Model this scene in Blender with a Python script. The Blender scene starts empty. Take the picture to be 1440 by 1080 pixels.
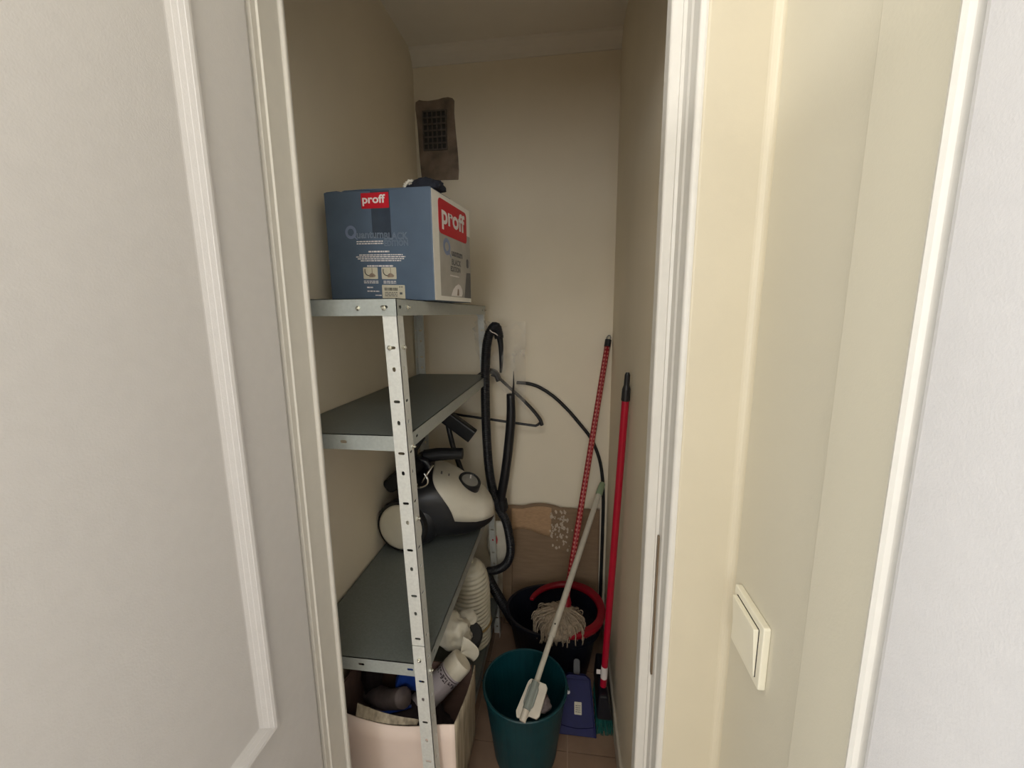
import bpy, bmesh, math, random
from mathutils import Vector, Matrix, noise
sc = bpy.context.scene
COL = sc.collection
PI = math.pi
random.seed(7)

# ------------------------------------------------------------------ camera, world, lights, exposure
cam_d = bpy.data.cameras.new('camera'); cam = bpy.data.objects.new('camera', cam_d); COL.objects.link(cam)
cam_d.sensor_width = 36.0; cam_d.lens = 14.473; cam_d.clip_start = 0.01
R = Matrix(((0.9912583803608099, -0.013563398591025903, 0.1312358852719977),
            (0.13164936664440524, 0.16709342689482204, -0.9771121895415448),
            (-0.008675691706771774, 0.9858477676128327, 0.16741837254675285)))
cam.matrix_world = Matrix.Translation((0, 0, 1.47)) @ R.to_4x4()
sc.camera = cam
sc.view_settings.view_transform = 'Standard'; sc.view_settings.look = 'None'
sc.view_settings.gamma = 1.0; sc.view_settings.use_curve_mapping = False
sc.view_settings.exposure = 0.10

w = bpy.data.worlds.new('world'); sc.world = w; w.use_nodes = True
w.node_tree.nodes['Background'].inputs[0].default_value = (0.80, 0.88, 1.0, 1)
w.node_tree.nodes['Background'].inputs[1].default_value = 1.0

def area(name, loc, target, sx, sy, power, col):
    d = bpy.data.lights.new(name, 'AREA'); d.shape = 'RECTANGLE'; d.size = sx; d.size_y = sy
    d.energy = power; d.color = col
    o = bpy.data.objects.new(name, d); COL.objects.link(o)
    o.location = loc
    o.rotation_euler = (Vector(target) - Vector(loc)).to_track_quat('-Z', 'Y').to_euler()
    return o
# daylight through the tall window in the hall's left wall, beyond the open leaf
area('window_daylight', (-1.5 - 0.02, -0.95, 1.62), (0.3, -0.95, 1.62), 1.5, 1.5, 50.0, (0.94, 0.98, 1.0))
# weak fill added at the rear of the hall, no window known there
area('rear_fill_light', (-0.16, -2.33, 1.55), (-0.16, 0, 1.55), 0.6, 1.2, 13.5, (0.96, 0.98, 1.0))

# hall wall lamp, high on the left wall; its light clears the top of the open leaf
area('wall_lamp_light', (-1.425, 0.12, 2.40), (0.2, 0.45, 1.9), 0.10, 0.10, 8.0, (1.0, 0.99, 0.96))
# fill light added near the doorway to brighten the closet's left wall
area('closet_fill_light', (-0.02, -0.40, 2.425), (-0.02, -0.40, 0), 0.34, 0.34, 5.0, (1.0, 0.97, 0.93))

# ------------------------------------------------------------------ materials
def lin(c): return c / 12.92 if c <= 0.04045 else ((c + 0.055) / 1.055) ** 2.4
def rgb(r, g, b): return (lin(r / 255), lin(g / 255), lin(b / 255), 1)
MATS = {}
def mat(name, col, rough=0.6, metal=0.0, var=0.06, scale=40.0, bump=0.0, bscale=200.0, spec=0.5, stretch=None, coat=0.0):
    m = bpy.data.materials.new(name); m.use_nodes = True
    nt = m.node_tree; b = nt.nodes['Principled BSDF']
    b.inputs['Roughness'].default_value = rough; b.inputs['Metallic'].default_value = metal
    b.inputs['Specular IOR Level'].default_value = spec
    b.inputs['Coat Weight'].default_value = coat
    tc = nt.nodes.new('ShaderNodeTexCoord')
    src = tc.outputs['Object']
    if stretch:
        mp = nt.nodes.new('ShaderNodeMapping'); mp.inputs['Scale'].default_value = stretch
        nt.links.new(src, mp.inputs[0]); src = mp.outputs[0]
    n = nt.nodes.new('ShaderNodeTexNoise'); n.inputs['Scale'].default_value = scale; n.inputs['Detail'].default_value = 4
    nt.links.new(src, n.inputs['Vector'])
    mx = nt.nodes.new('ShaderNodeMix'); mx.data_type = 'RGBA'
    mr = nt.nodes.new('ShaderNodeMapRange'); mr.inputs[1].default_value = 0.33; mr.inputs[2].default_value = 0.67
    nt.links.new(n.outputs['Fac'], mr.inputs[0]); nt.links.new(mr.outputs[0], mx.inputs[0])
    mx.inputs[6].default_value = tuple(c * (1 - var) for c in col[:3]) + (1,)
    mx.inputs[7].default_value = tuple(min(1, c * (1 + var)) for c in col[:3]) + (1,)
    nt.links.new(mx.outputs[2], b.inputs['Base Color'])
    if bump:
        n2 = nt.nodes.new('ShaderNodeTexNoise'); n2.inputs['Scale'].default_value = bscale; n2.inputs['Detail'].default_value = 3
        nt.links.new(src, n2.inputs['Vector'])
        bp = nt.nodes.new('ShaderNodeBump'); bp.inputs['Strength'].default_value = bump; bp.inputs['Distance'].default_value = 0.002
        nt.links.new(n2.outputs['Fac'], bp.inputs['Height']); nt.links.new(bp.outputs[0], b.inputs['Normal'])
    MATS[name] = m
    return m
M_CLOSET = mat('closet_paint', rgb(244, 233, 211), 0.7, var=0.03, scale=3, bump=0.15, bscale=250)
M_CEIL = mat('closet_ceiling_paint', rgb(240, 234, 222), 0.8, var=0.02, scale=3)
M_HALL = mat('hall_paint', rgb(201, 194, 175), 0.45, var=0.02, scale=3, bump=0.08, bscale=300)
M_DOOR = mat('door_paint', rgb(208, 205, 204), 0.36, var=0.015, scale=60, bump=0.12, bscale=500)
M_FRAME = mat('frame_paint', rgb(212, 208, 200), 0.38, var=0.02, scale=40, bump=0.05, bscale=400)
M_CASING = mat('casing_paint', rgb(205, 195, 172), 0.4, var=0.02, scale=10, bump=0.05, bscale=400)
M_BASE = mat('baseboard_paint', rgb(200, 192, 178), 0.45)
M_TILE = mat('floor_tile_glaze', rgb(146, 120, 101), 0.45, var=0.12, scale=9, bump=0.1, bscale=60)
M_GROUT = mat('tile_grout', rgb(176, 152, 130), 0.9)
M_GALV = mat('galvanised_steel', rgb(222, 224, 220), 0.45, metal=0.15, var=0.05, scale=160, bump=0.1, bscale=300)
M_SHELFDIM = mat('dimmed_shelf_steel', rgb(112, 118, 116), 0.42, metal=0.15, var=0.08, scale=220, bump=0.05, bscale=300)  # same galvanised steel, colour darkened for the dim ceiling the shelf tops reflect
M_LIP = mat('galvanised_lip_steel', rgb(178, 184, 181), 0.42, metal=0.2, var=0.05, scale=160, bump=0.08, bscale=300)
M_BOLT = mat('zinc_bolt', rgb(225, 225, 215), 0.25, metal=0.9)
M_BLUEBOX = mat('blue_card', rgb(84, 101, 122), 0.55, var=0.05, scale=20, bump=0.06, bscale=120)
M_WHITEBOX = mat('white_card', rgb(236, 233, 224), 0.55, var=0.03, scale=30)
M_GREYPRINT = mat('grey_print', rgb(168, 164, 156), 0.5, var=0.12, scale=14)
M_RED = mat('red_print', rgb(196, 24, 44), 0.45, var=0.03)
M_WPRINT = mat('white_print', rgb(232, 226, 224), 0.5, var=0.02)
M_GPRINT = mat('pale_grey_print', rgb(150, 164, 184), 0.5, var=0.02)
M_DPRINT = mat('dark_grey_print', rgb(92, 92, 94), 0.5, var=0.02)
M_BLUEPRINT = mat('blue_grey_print', rgb(128, 142, 172), 0.5, var=0.1)
M_TAPE = mat('dark_tape', rgb(62, 72, 86), 0.25, var=0.08, scale=50)
M_CREAMPRINT = mat('cream_sticker', rgb(205, 198, 178), 0.5)
M_INK = mat('black_ink', rgb(28, 28, 30), 0.5)
M_TAN = mat('tan_print', rgb(150, 132, 116), 0.5, var=0.25, scale=120)
M_NAVY = mat('navy_cloth', rgb(24, 28, 40), 0.9, var=0.3, scale=90, bump=0.6, bscale=300)
M_TRIM = mat('white_cloth', rgb(205, 200, 188), 0.9, var=0.1, bump=0.4)
M_MORTAR = mat('raw_mortar', rgb(136, 120, 106), 0.95, var=0.35, scale=16, bump=0.8, bscale=90)
M_VENTSHADE = mat('vent_hole_shade', rgb(56, 53, 51), 0.8, var=0.3, scale=60)
M_GRILLE = mat('vent_grille', rgb(98, 90, 84), 0.8, var=0.2, scale=60)
M_BLACK = mat('black_plastic', rgb(30, 31, 35), 0.38, var=0.1)
M_BLACKM = mat('matt_black_plastic', rgb(24, 25, 28), 0.55, var=0.15)
M_HOSE = mat('hose_rubber', rgb(27, 28, 33), 0.45, var=0.1)
M_VWHITE = mat('white_vacuum_plastic', rgb(226, 221, 206), 0.28, var=0.02, coat=0.2)
M_CHROME = mat('chrome', rgb(220, 220, 215), 0.15, metal=1.0, var=0.02)
M_GREYP = mat('grey_plastic', rgb(150, 148, 142), 0.4)
M_TEAL = mat('teal_plastic', rgb(8, 62, 70), 0.42, var=0.08, scale=20)
M_DARKB = mat('dark_bucket_plastic', rgb(20, 23, 32), 0.4, var=0.1)
M_REDP = mat('red_plastic', rgb(140, 12, 32), 0.38, var=0.05)
M_REDH = mat('red_handle', rgb(180, 14, 48), 0.3, var=0.04)
M_STRING = mat('mop_cotton', rgb(158, 142, 122), 0.95, var=0.2, scale=120, bump=0.5)
M_POLE = mat('pale_pole', rgb(200, 194, 180), 0.4, var=0.05)
M_SAGE = mat('sage_plastic', rgb(140, 158, 128), 0.45, var=0.06)
M_CLEARG = mat('grey_green_plastic', rgb(140, 148, 142), 0.3)
M_HEADW = mat('white_pad_plastic', rgb(214, 206, 192), 0.45, var=0.05)
M_BLUE = mat('blue_plastic', rgb(8, 14, 78), 0.55, var=0.1, spec=0.3)
M_TEALB = mat('teal_bristle', rgb(24, 96, 90), 0.7, var=0.2)
M_CARD = mat('brown_cardboard', rgb(142, 118, 94), 0.85, var=0.08, scale=12, bump=0.2, bscale=100, stretch=(1, 1, 6))
M_CARDIN = mat('torn_cardboard', rgb(184, 150, 116), 0.9, var=0.12, scale=60, stretch=(1, 1, 8))
M_TORN = mat('white_torn_paper', rgb(196, 180, 160), 0.9, var=0.15, scale=90)
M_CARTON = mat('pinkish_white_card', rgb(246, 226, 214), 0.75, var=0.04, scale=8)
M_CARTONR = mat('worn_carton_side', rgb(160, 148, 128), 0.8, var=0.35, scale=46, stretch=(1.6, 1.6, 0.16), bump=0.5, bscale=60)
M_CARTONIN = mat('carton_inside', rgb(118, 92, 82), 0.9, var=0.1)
M_BAG = mat('white_bag_plastic', rgb(212, 206, 190), 0.35, var=0.06, scale=30, bump=0.3, bscale=60)
M_RIB = mat('ribbed_bag_plastic', rgb(214, 208, 188), 0.32, var=0.08, scale=30)
M_OCHRE = mat('ochre_band', rgb(150, 126, 84), 0.5)
M_LAV = mat('lavender_label', rgb(186, 176, 180), 0.4, var=0.04)
M_CAP = mat('white_cap', rgb(216, 208, 190), 0.4)
M_PURP = mat('dark_print_band', rgb(70, 58, 66), 0.5, var=0.3, scale=200)
M_BLUEPK = mat('blue_packet', rgb(30, 62, 142), 0.35, var=0.1)
M_GREYROLL = mat('grey_paper', rgb(118, 106, 104), 0.8, var=0.15)
M_DARKRAG = mat('dark_rag', rgb(44, 34, 36), 0.95, var=0.3, scale=30, bump=0.5, bscale=60)
M_SWITCH = mat('switch_plastic', rgb(226, 220, 200), 0.3, var=0.01)
M_GAP = mat('dark_gap', rgb(60, 54, 48), 0.8)
M_STRIKE = mat('strike_brass', rgb(120, 104, 84), 0.45, metal=0.4)
M_TWINE = mat('white_twine', rgb(225, 215, 205), 0.7)

def clear_plastic():
    m = bpy.data.materials.new('clear_bag_film'); m.use_nodes = True
    nt = m.node_tree; b = nt.nodes['Principled BSDF']
    b.inputs['Base Color'].default_value = rgb(225, 220, 212); b.inputs['Roughness'].default_value = 0.3
    n = nt.nodes.new('ShaderNodeTexNoise'); n.inputs['Scale'].default_value = 11; n.inputs['Detail'].default_value = 2
    mr = nt.nodes.new('ShaderNodeMapRange'); mr.inputs[1].default_value = 0.4; mr.inputs[2].default_value = 0.72
    mr.inputs[3].default_value = 0.06; mr.inputs[4].default_value = 0.40
    tc = nt.nodes.new('ShaderNodeTexCoord'); nt.links.new(tc.outputs['Object'], n.inputs[0])
    nt.links.new(n.outputs['Fac'], mr.inputs[0]); nt.links.new(mr.outputs[0], b.inputs['Alpha'])
    return m
M_FILM = clear_plastic()

def dotted_red():
    m = bpy.data.materials.new('red_speckled_handle'); m.use_nodes = True
    nt = m.node_tree; b = nt.nodes['Principled BSDF']; b.inputs['Roughness'].default_value = 0.35
    tc = nt.nodes.new('ShaderNodeTexCoord')
    sp = nt.nodes.new('ShaderNodeSeparateXYZ'); nt.links.new(tc.outputs['UV'], sp.inputs[0])
    def mth(op, a, b2=None):
        nd = nt.nodes.new('ShaderNodeMath'); nd.operation = op
        for i, q in enumerate((a, b2)):
            if q is None: continue
            if isinstance(q, (int, float)): nd.inputs[i].default_value = q
            else: nt.links.new(q, nd.inputs[i])
        return nd.outputs[0]
    uu = mth('MULTIPLY', sp.outputs[0], 2*PI*3); vv = mth('MULTIPLY', sp.outputs[1], 190.0)
    pr = mth('MULTIPLY', mth('SINE', mth('ADD', vv, uu)), mth('SINE', mth('SUBTRACT', vv, uu)))
    mr = nt.nodes.new('ShaderNodeMapRange'); mr.inputs[1].default_value = 0.50; mr.inputs[2].default_value = 0.30
    nt.links.new(pr, mr.inputs[0])
    mx = nt.nodes.new('ShaderNodeMix'); mx.data_type = 'RGBA'
    mx.inputs[6].default_value = rgb(206, 132, 120); mx.inputs[7].default_value = rgb(150, 16, 34)
    nt.links.new(mr.outputs[0], mx.inputs[0]); nt.links.new(mx.outputs[2], b.inputs['Base Color'])
    return m
M_DOTRED = dotted_red()

# ------------------------------------------------------------------ helpers
def thing(name, label, cat, loc, group=None):
    o = bpy.data.objects.new(name, None); COL.objects.link(o); o.location = loc; o.empty_display_size = 0.05
    o['label'] = label; o['category'] = cat
    if group: o['group'] = group
    return o
def wloc(o):
    v = Vector((0, 0, 0))
    while o: v += Vector(o.location); o = o.parent
    return v
def obj(name, bm, m, parent=None, smooth=False, kind=None, label=None, bevel=0.0, subsurf=0, base=None, recalc=True, tri=None):
    """link a bmesh given in world coordinates as one mesh object"""
    if recalc: bmesh.ops.recalc_face_normals(bm, faces=bm.faces[:])
    off = Vector(base) if base is not None else (wloc(parent) if parent else Vector((0, 0, 0)))
    bmesh.ops.translate(bm, verts=bm.verts[:], vec=-off)
    me = bpy.data.meshes.new(name); bm.to_mesh(me); bm.free()
    if smooth:
        for p in me.polygons: p.use_smooth = True
    me.materials.append(m)
    o = bpy.data.objects.new(name, me); COL.objects.link(o)
    if parent:
        o.parent = parent
        if base is not None: o.location = off - wloc(parent)
    elif base is not None: o.location = off
    if bevel:
        md = o.modifiers.new('bevel', 'BEVEL'); md.width = bevel; md.segments = 2; md.limit_method = 'ANGLE'
        md.angle_limit = 0.6
    if subsurf:
        md = o.modifiers.new('subsurf', 'SUBSURF'); md.levels = subsurf; md.render_levels = subsurf
    if kind: o['kind'] = kind
    if label: o['label'] = label
    return o
def struct(name, bm, m, parent=None, **k):
    return obj(name, bm, m, parent, kind='structure' if not parent else None, **k)
def tag(o, label, cat, group=None):
    o['label'] = label; o['category'] = cat
    if group: o['group'] = group
    return o
def BM(): return bmesh.new()
def box(bm, lo, hi, M=None):
    x0, y0, z0 = lo; x1, y1, z1 = hi
    vs = [bm.verts.new(p) for p in ((x0,y0,z0),(x1,y0,z0),(x1,y1,z0),(x0,y1,z0),(x0,y0,z1),(x1,y0,z1),(x1,y1,z1),(x0,y1,z1))]
    if M:
        for v in vs: v.co = M @ v.co
    for f in ((0,3,2,1),(4,5,6,7),(0,1,5,4),(1,2,6,5),(2,3,7,6),(3,0,4,7)): bm.faces.new([vs[i] for i in f])
    return bm
def spline(pts, n=8):
    P = [Vector(p) for p in pts]; out = []
    for i in range(len(P) - 1):
        p0 = P[max(i-1, 0)]; p1 = P[i]; p2 = P[i+1]; p3 = P[min(i+2, len(P)-1)]
        for k in range(n):
            t = k / n
            out.append(0.5 * ((2*p1) + (p2-p0)*t + (2*p0-5*p1+4*p2-p3)*t*t + (3*p1-p0-3*p2+p3)*t**3))
    out.append(P[-1]); return out
def resample(pts, step):
    out = [pts[0]]; acc = 0
    for a, b in zip(pts, pts[1:]):
        L = (b - a).length
        if L == 0: continue
        d = step - acc
        while d <= L:
            out.append(a.lerp(b, d / L)); d += step
        acc = L - (d - step)
    if (out[-1] - pts[-1]).length > step * 0.3: out.append(pts[-1])
    return out
def tube(bm, pts, r, n=12, caps=True, uv=False, flat=1.0):
    pts = [Vector(p) for p in pts]; N = len(pts)
    rr = r if callable(r) else (lambda i: r)
    t0 = (pts[1] - pts[0]).normalized()
    a = Vector((0, 0, 1)) if abs(t0.z) < 0.9 else Vector((0, 1, 0))
    u = t0.cross(a).normalized(); rings = []
    for i, p in enumerate(pts):
        t = (pts[min(i+1, N-1)] - pts[max(i-1, 0)]).normalized()
        u = (u - t * u.dot(t)).normalized(); v = t.cross(u)
        rings.append([bm.verts.new(p + (u * math.cos(2*PI*k/n) + v * math.sin(2*PI*k/n) * flat) * rr(i)) for k in range(n)])
    uvl = bm.loops.layers.uv.verify() if uv else None
    d = 0
    for i in range(N - 1):
        d2 = d + (pts[i+1] - pts[i]).length
        for k in range(n):
            f = bm.faces.new((rings[i][k], rings[i][(k+1) % n], rings[i+1][(k+1) % n], rings[i+1][k]))
            if uv:
                for l, c in zip(f.loops, ((k/n, d), ((k+1)/n, d), ((k+1)/n, d2), (k/n, d2))): l[uvl].uv = c
        d = d2
    if caps:
        bm.faces.new(rings[0][::-1]); bm.faces.new(rings[-1])
    return bm
def lathe(bm, prof, M, n=32, caps=True):
    rings = []
    for r, z in prof:
        rings.append([bm.verts.new(M @ Vector((r*math.cos(2*PI*k/n), r*math.sin(2*PI*k/n), z))) for k in range(n)])
    for i in range(len(prof) - 1):
        for k in range(n): bm.faces.new((rings[i][k], rings[i][(k+1)%n], rings[i+1][(k+1)%n], rings[i+1][k]))
    if caps:
        bm.faces.new(rings[0][::-1]); bm.faces.new(rings[-1])
    return bm
def axis_mat(origin, z, x=None):
    z = Vector(z).normalized(); x = Vector(x) if x else (Vector((1,0,0)) if abs(z.x) < 0.9 else Vector((0,1,0)))
    y = z.cross(x).normalized(); x = y.cross(z)
    return Matrix.Translation(origin) @ Matrix((x, y, z)).transposed().to_4x4()
def prism(bm, poly, M, d0, d1):
    """poly in local xy, extruded along local z from d0 to d1"""
    a = [bm.verts.new(M @ Vector((x, y, d0))) for x, y in poly]; b = [bm.verts.new(M @ Vector((x, y, d1))) for x, y in poly]
    bm.faces.new(a[::-1]); bm.faces.new(b); n = len(poly)
    for i in range(n): bm.faces.new((a[i], a[(i+1)%n], b[(i+1)%n], b[i]))
    return bm
def rrect(x0, y0, x1, y1, r, n=4):
    out = []
    for cx, cy, a0 in ((x1-r, y1-r, 0), (x0+r, y1-r, 90), (x0+r, y0+r, 180), (x1-r, y0+r, 270)):
        for k in range(n+1):
            a = math.radians(a0 + 90*k/n); out.append((cx + r*math.cos(a), cy + r*math.sin(a)))
    return out
def oval(cx, cy, hx, hy, n=10):
    r = min(hx, hy)
    return rrect(cx-hx, cy-hy, cx+hx, cy+hy, r*0.98, 3)
def perforated(bm, M, U0, U1, V0, V1, holes, th):
    """flat strip in local xy with real holes, thickness th along local -z"""
    loops = [[(U0,V0),(U1,V0),(U1,V1),(U0,V1)]] + [oval(*h) for h in holes]
    geo = []
    for lp in loops:
        vs = [bm.verts.new((x, y, 0)) for x, y in lp]
        geo += [bm.edges.new((vs[i], vs[(i+1) % len(vs)])) for i in range(len(vs))]
    before = set(bm.faces)
    bmesh.ops.triangle_fill(bm, use_beauty=True, use_dissolve=False, edges=geo, normal=(0,0,1))
    fs = [f for f in bm.faces if f not in before]
    ex = bmesh.ops.extrude_face_region(bm, geom=fs)
    nv = [g for g in ex['geom'] if isinstance(g, bmesh.types.BMVert)]
    bmesh.ops.translate(bm, verts=nv, vec=(0,0,-th))
    allv = {v for e in geo for v in e.verts} | set(nv)
    for v in allv: v.co = M @ v.co
    return bm
def grid(bm, fn, nu, nv, wrap_u=False):
    g = [[bm.verts.new(fn(i/(nu if wrap_u else nu-1), j/(nv-1))) for j in range(nv)] for i in range(nu)]
    for i in range(nu if wrap_u else nu-1):
        for j in range(nv-1):
            bm.faces.new((g[i][j], g[(i+1)%nu][j], g[(i+1)%nu][j+1], g[i][j+1]))
    return g
def blob(center, radii, amp, freq, seed, rot=None, sub=4):
    bm = BM(); bmesh.ops.create_icosphere(bm, subdivisions=sub, radius=1.0)
    for v in bm.verts:
        d = v.co.copy()
        k = 1 + amp * (noise.noise(d*freq + Vector((seed, 0, 0))) + 0.5*abs(noise.noise(d*freq*2.3 + Vector((0, seed, 0)))))
        p = Vector((d.x*radii[0], d.y*radii[1], d.z*radii[2])) * k
        if rot: p = rot @ p
        v.co = p + Vector(center)
    return bm
def text_bm(s, outline=0.0, bold=0.0):
    cu = bpy.data.curves.new('t', 'FONT'); cu.body = s; cu.size = 1; cu.offset = bold
    if outline:
        cu.fill_mode = 'NONE'; cu.bevel_depth = outline; cu.bevel_resolution = 0; cu.resolution_u = 3
    else: cu.resolution_u = 4
    o = bpy.data.objects.new('t', cu); COL.objects.link(o)
    dg = bpy.context.evaluated_depsgraph_get(); me = o.evaluated_get(dg).to_mesh()
    bm = BM(); bm.from_mesh(me); o.evaluated_get(dg).to_mesh_clear()
    bpy.data.objects.remove(o); bpy.data.curves.remove(cu)
    return bm
def fit_text(s, M, u0, u1, v0, v1, z=0.0006, **k):
    """text mesh mapped into rect (u0..u1, v0..v1) of plane M (local xy), local z lifts it off"""
    bm = text_bm(s, **k)
    xs = [v.co.x for v in bm.verts]; ys = [v.co.y for v in bm.verts]
    ax, bx, ay, by = min(xs), max(xs), min(ys), max(ys)
    for v in bm.verts:
        v.co = M @ Vector((u0 + (v.co.x-ax)/(bx-ax)*(u1-u0), v0 + (v.co.y-ay)/(by-ay)*(v1-v0), z + max(0, v.co.z)*0.0005))
    return bm
def word_bars(bm, M, u0, u1, v, h, rng, z=0.0005):
    """a line of print too small to read: short dashes"""
    u = u0
    while u < u1:
        l = rng.uniform(0.003, 0.010); e = min(u + l, u1)
        vs = [bm.verts.new(M @ Vector(p)) for p in ((u, v, z), (e, v, z), (e, v+h, z), (u, v+h, z))]
        bm.faces.new(vs); u = e + 0.0014
    return bm

# ================================================================== SETTING
XL, XR, YB, ZC = -0.635, 0.19, 1.79, 2.51
JL, JR, YF, YI = -0.455, 0.135, 0.57, 0.69          # jamb faces, frame front, frame inside
XH = 0.238                                          # hall wall right
HX0, HY0 = -1.5, -2.3
DOORH = 2.0

# floor base and tiles
fl = struct('floor', box(BM(), (HX0-0.1, HY0-0.1, -0.06), (0.34, YB+0.1, -0.004)), M_GROUT)
tile_me = None
TS = 0.33
for i in range(-4, 2):
    for j in range(-7, 6):
        x0 = 0.02 - TS + i*TS; y0 = 1.185 + (j-3)*TS
        lo = (max(x0+0.0015, HX0), max(y0+0.0015, HY0)); hi = (min(x0+TS-0.0015, XR if y0 > 0.4 else XH), min(y0+TS-0.0015, YB))
        if hi[0]-lo[0] < 0.01 or hi[1]-lo[1] < 0.01: continue
        if y0 + TS > 0.7 and hi[0] < XL: continue
        b = BM(); box(b, (lo[0], lo[1], -0.004), (hi[0], hi[1], 0.0)); obj('tile', b, M_TILE, fl)

b = BM(); box(b, (XL-0.12, YI, 0), (XL, YB+0.12, ZC)); struct('wall_left', b, M_CLOSET)
b = BM(); box(b, (XR, YI, 0), (XR+0.12, YB+0.12, ZC)); struct('wall_right', b, M_CLOSET)
b = BM(); box(b, (XL, YB, 0), (XR, YB+0.12, ZC)); struct('wall_back', b, M_CLOSET)
b = BM(); box(b, (XL-0.12, YI-0.005, ZC), (XR+0.12, YB+0.12, ZC+0.1)); box(b, (HX0-0.1, HY0-0.1, ZC), (0.34, YI-0.005, ZC+0.1)); struct('ceiling', b, M_CEIL)
# front wall (with the opening)
b = BM(); box(b, (HX0-0.1, 0.62, 0), (JL-0.03, YI, ZC)); box(b, (JR+0.03, YF+0.012, 0), (0.34, YI, ZC)); box(b, (JL-0.03, YF+0.012, DOORH+0.03), (JR+0.03, YI, ZC))
struct('wall_front', b, M_HALL)
b = BM(); box(b, (XH, HY0-0.1, 0), (XH+0.1, YF+0.012, ZC)); struct('wall_passage_right', b, M_HALL)
def wall_with_hole(axis, p0, p1, a0, a1, h0, h1, z0, z1):
    """wall slab from p0 to p1 (thickness axis), running a0..a1, with an opening h0..h1, z0..z1"""
    bm = BM()
    def bx(u0, u1, zz0, zz1):
        if axis == 'x': box(bm, (p0, u0, zz0), (p1, u1, zz1))
        else: box(bm, (u0, p0, zz0), (u1, p1, zz1))
    bx(a0, h0, 0, ZC); bx(h1, a1, 0, ZC); bx(h0, h1, 0, z0); bx(h0, h1, z1, ZC)
    return bm
struct('wall_passage_left', wall_with_hole('x', HX0-0.1, HX0, HY0-0.1, 0.62, -1.72, -0.18, 0.85, 2.39), M_HALL)
struct('wall_rear', wall_with_hole('y', HY0-0.1, HY0, HX0, XH, -0.50, 0.18, 0.93, 2.17), M_HALL)  # hole cut for the added rear fill light
b = BM()
for y in (-1.72, -0.975, -0.23): box(b, (HX0-0.09, y, 0.85), (HX0-0.04, y+0.05, 2.39))
for z in (0.85, 2.34): box(b, (HX0-0.09, -1.72, z), (HX0-0.04, -0.18, z+0.05))
struct('window_1', b, M_DOOR)
b = BM()  # unseen window frame added around the rear fill light
for x in (-0.50, -0.185, 0.13): box(b, (x, HY0-0.09, 0.93), (x+0.05, HY0-0.04, 2.17))
for z in (0.93, 2.12): box(b, (-0.50, HY0-0.09, z), (0.18, HY0-0.04, z+0.05))
struct('added_window', b, M_DOOR)
# cornice at the closet's back wall
def cornice(bm, M, L):
    prof = [(0, 0), (0, -0.055), (0.006, -0.055), (0.010, -0.040), (0.022, -0.022), (0.036, -0.010), (0.040, 0)]
    prism(bm, prof, M, 0, L)
b = BM(); cornice(b, Matrix.Translation((XL, YB, ZC)) @ Matrix(((0,0,1,0),(-1,0,0,0),(0,1,0,0),(0,0,0,1))), XR-XL); struct('trim_1', b, M_CEIL)

# baseboards
def baseboard(bm, lo, hi): box(bm, lo, hi)
b = BM(); box(b, (XR-0.010, YI, 0), (XR, YB, 0.075)); struct('baseboard_right', b, M_BASE, bevel=0.003)
b = BM(); box(b, (XL, YB-0.010, 0), (XR-0.010, YB, 0.075)); struct('baseboard_back', b, M_BASE, bevel=0.003)
b = BM(); box(b, (XL, YI, 0), (XL+0.010, YB-0.010, 0.075)); struct('baseboard_left', b, M_BASE, bevel=0.003)

# right jamb: profile in plan (x, y) extruded up
def plan_prism(pts, z0, z1):
    bm = BM(); prism(bm, pts, Matrix.Identity(4), z0, z1); return bm
def bead(cx, cy, r, a0, a1, n=6):
    return [(cx + r*math.cos(math.radians(a0+(a1-a0)*k/n)), cy + r*math.sin(math.radians(a0+(a1-a0)*k/n))) for k in range(n+1)]
X1 = JR
right_prof = ([(X1+0.03, YI), (X1, YI), (X1, 0.650)] + bead(X1+0.001, 0.645, 0.005, 100, 255, 6) +
              [(X1+0.006, 0.636), (X1+0.009, 0.634), (X1+0.009, 0.630), (X1+0.013, 0.628), (X1+0.013, 0.607), (X1+0.015, 0.603), (X1+0.0155, 0.585)] +
              bead(X1+0.0205, 0.576, 0.006, 170, 270, 5) + [(X1+0.03, YF)])
jr = struct('trim_2', plan_prism(right_prof, 0, DOORH), M_FRAME)
X0 = JL
left_prof = ([(X0-0.03, YI), (X0, YI), (X0+0.003, YI)] + bead(X0+0.001, 0.683, 0.0045, 60, -90, 6) +
             [(X0, 0.677), (X0, 0.634), (X0+0.0015, 0.632), (X0+0.0015, 0.629), (X0-0.001, 0.627), (X0-0.001, 0.6165), (X0-0.010, 0.6150), (X0-0.03, 0.6150)])
struct('trim_3', plan_prism(left_prof, 0, DOORH), M_FRAME)
b = BM(); box(b, (JL-0.03, 0.615, DOORH), (JR+0.03, YI, DOORH+0.03)); struct('trim_4', b, M_FRAME)
# flat casing in front on the right
b = BM(); box(b, (JR+0.0225, YF-0.002, 0), (XH, YF+0.012, DOORH+0.08)); struct('trim_5', b, M_CASING, bevel=0.003)
b = BM(); prism(b, [(XH+0.001, YF+0.0), (XH-0.011, YF-0.0021)] + bead(XH-0.0115, YF-0.0135, 0.0113, 88, 2, 6) + [(XH+0.001, YF-0.013)], Matrix.Identity(4), 0, DOORH+0.08); struct('trim_8', b, M_CASING, smooth=False)
# strike plate recess in the right rebate
b = BM(); prism(b, rrect(0.619, 0.875, 0.6265, 1.125, 0.003), Matrix(((0,0,1,X1+0.0105),(1,0,0,0),(0,1,0,0),(0,0,0,1))), 0, 0.003)
obj('strike_plate', b, M_STRIKE, jr, label='dull brass strike plate')

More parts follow.
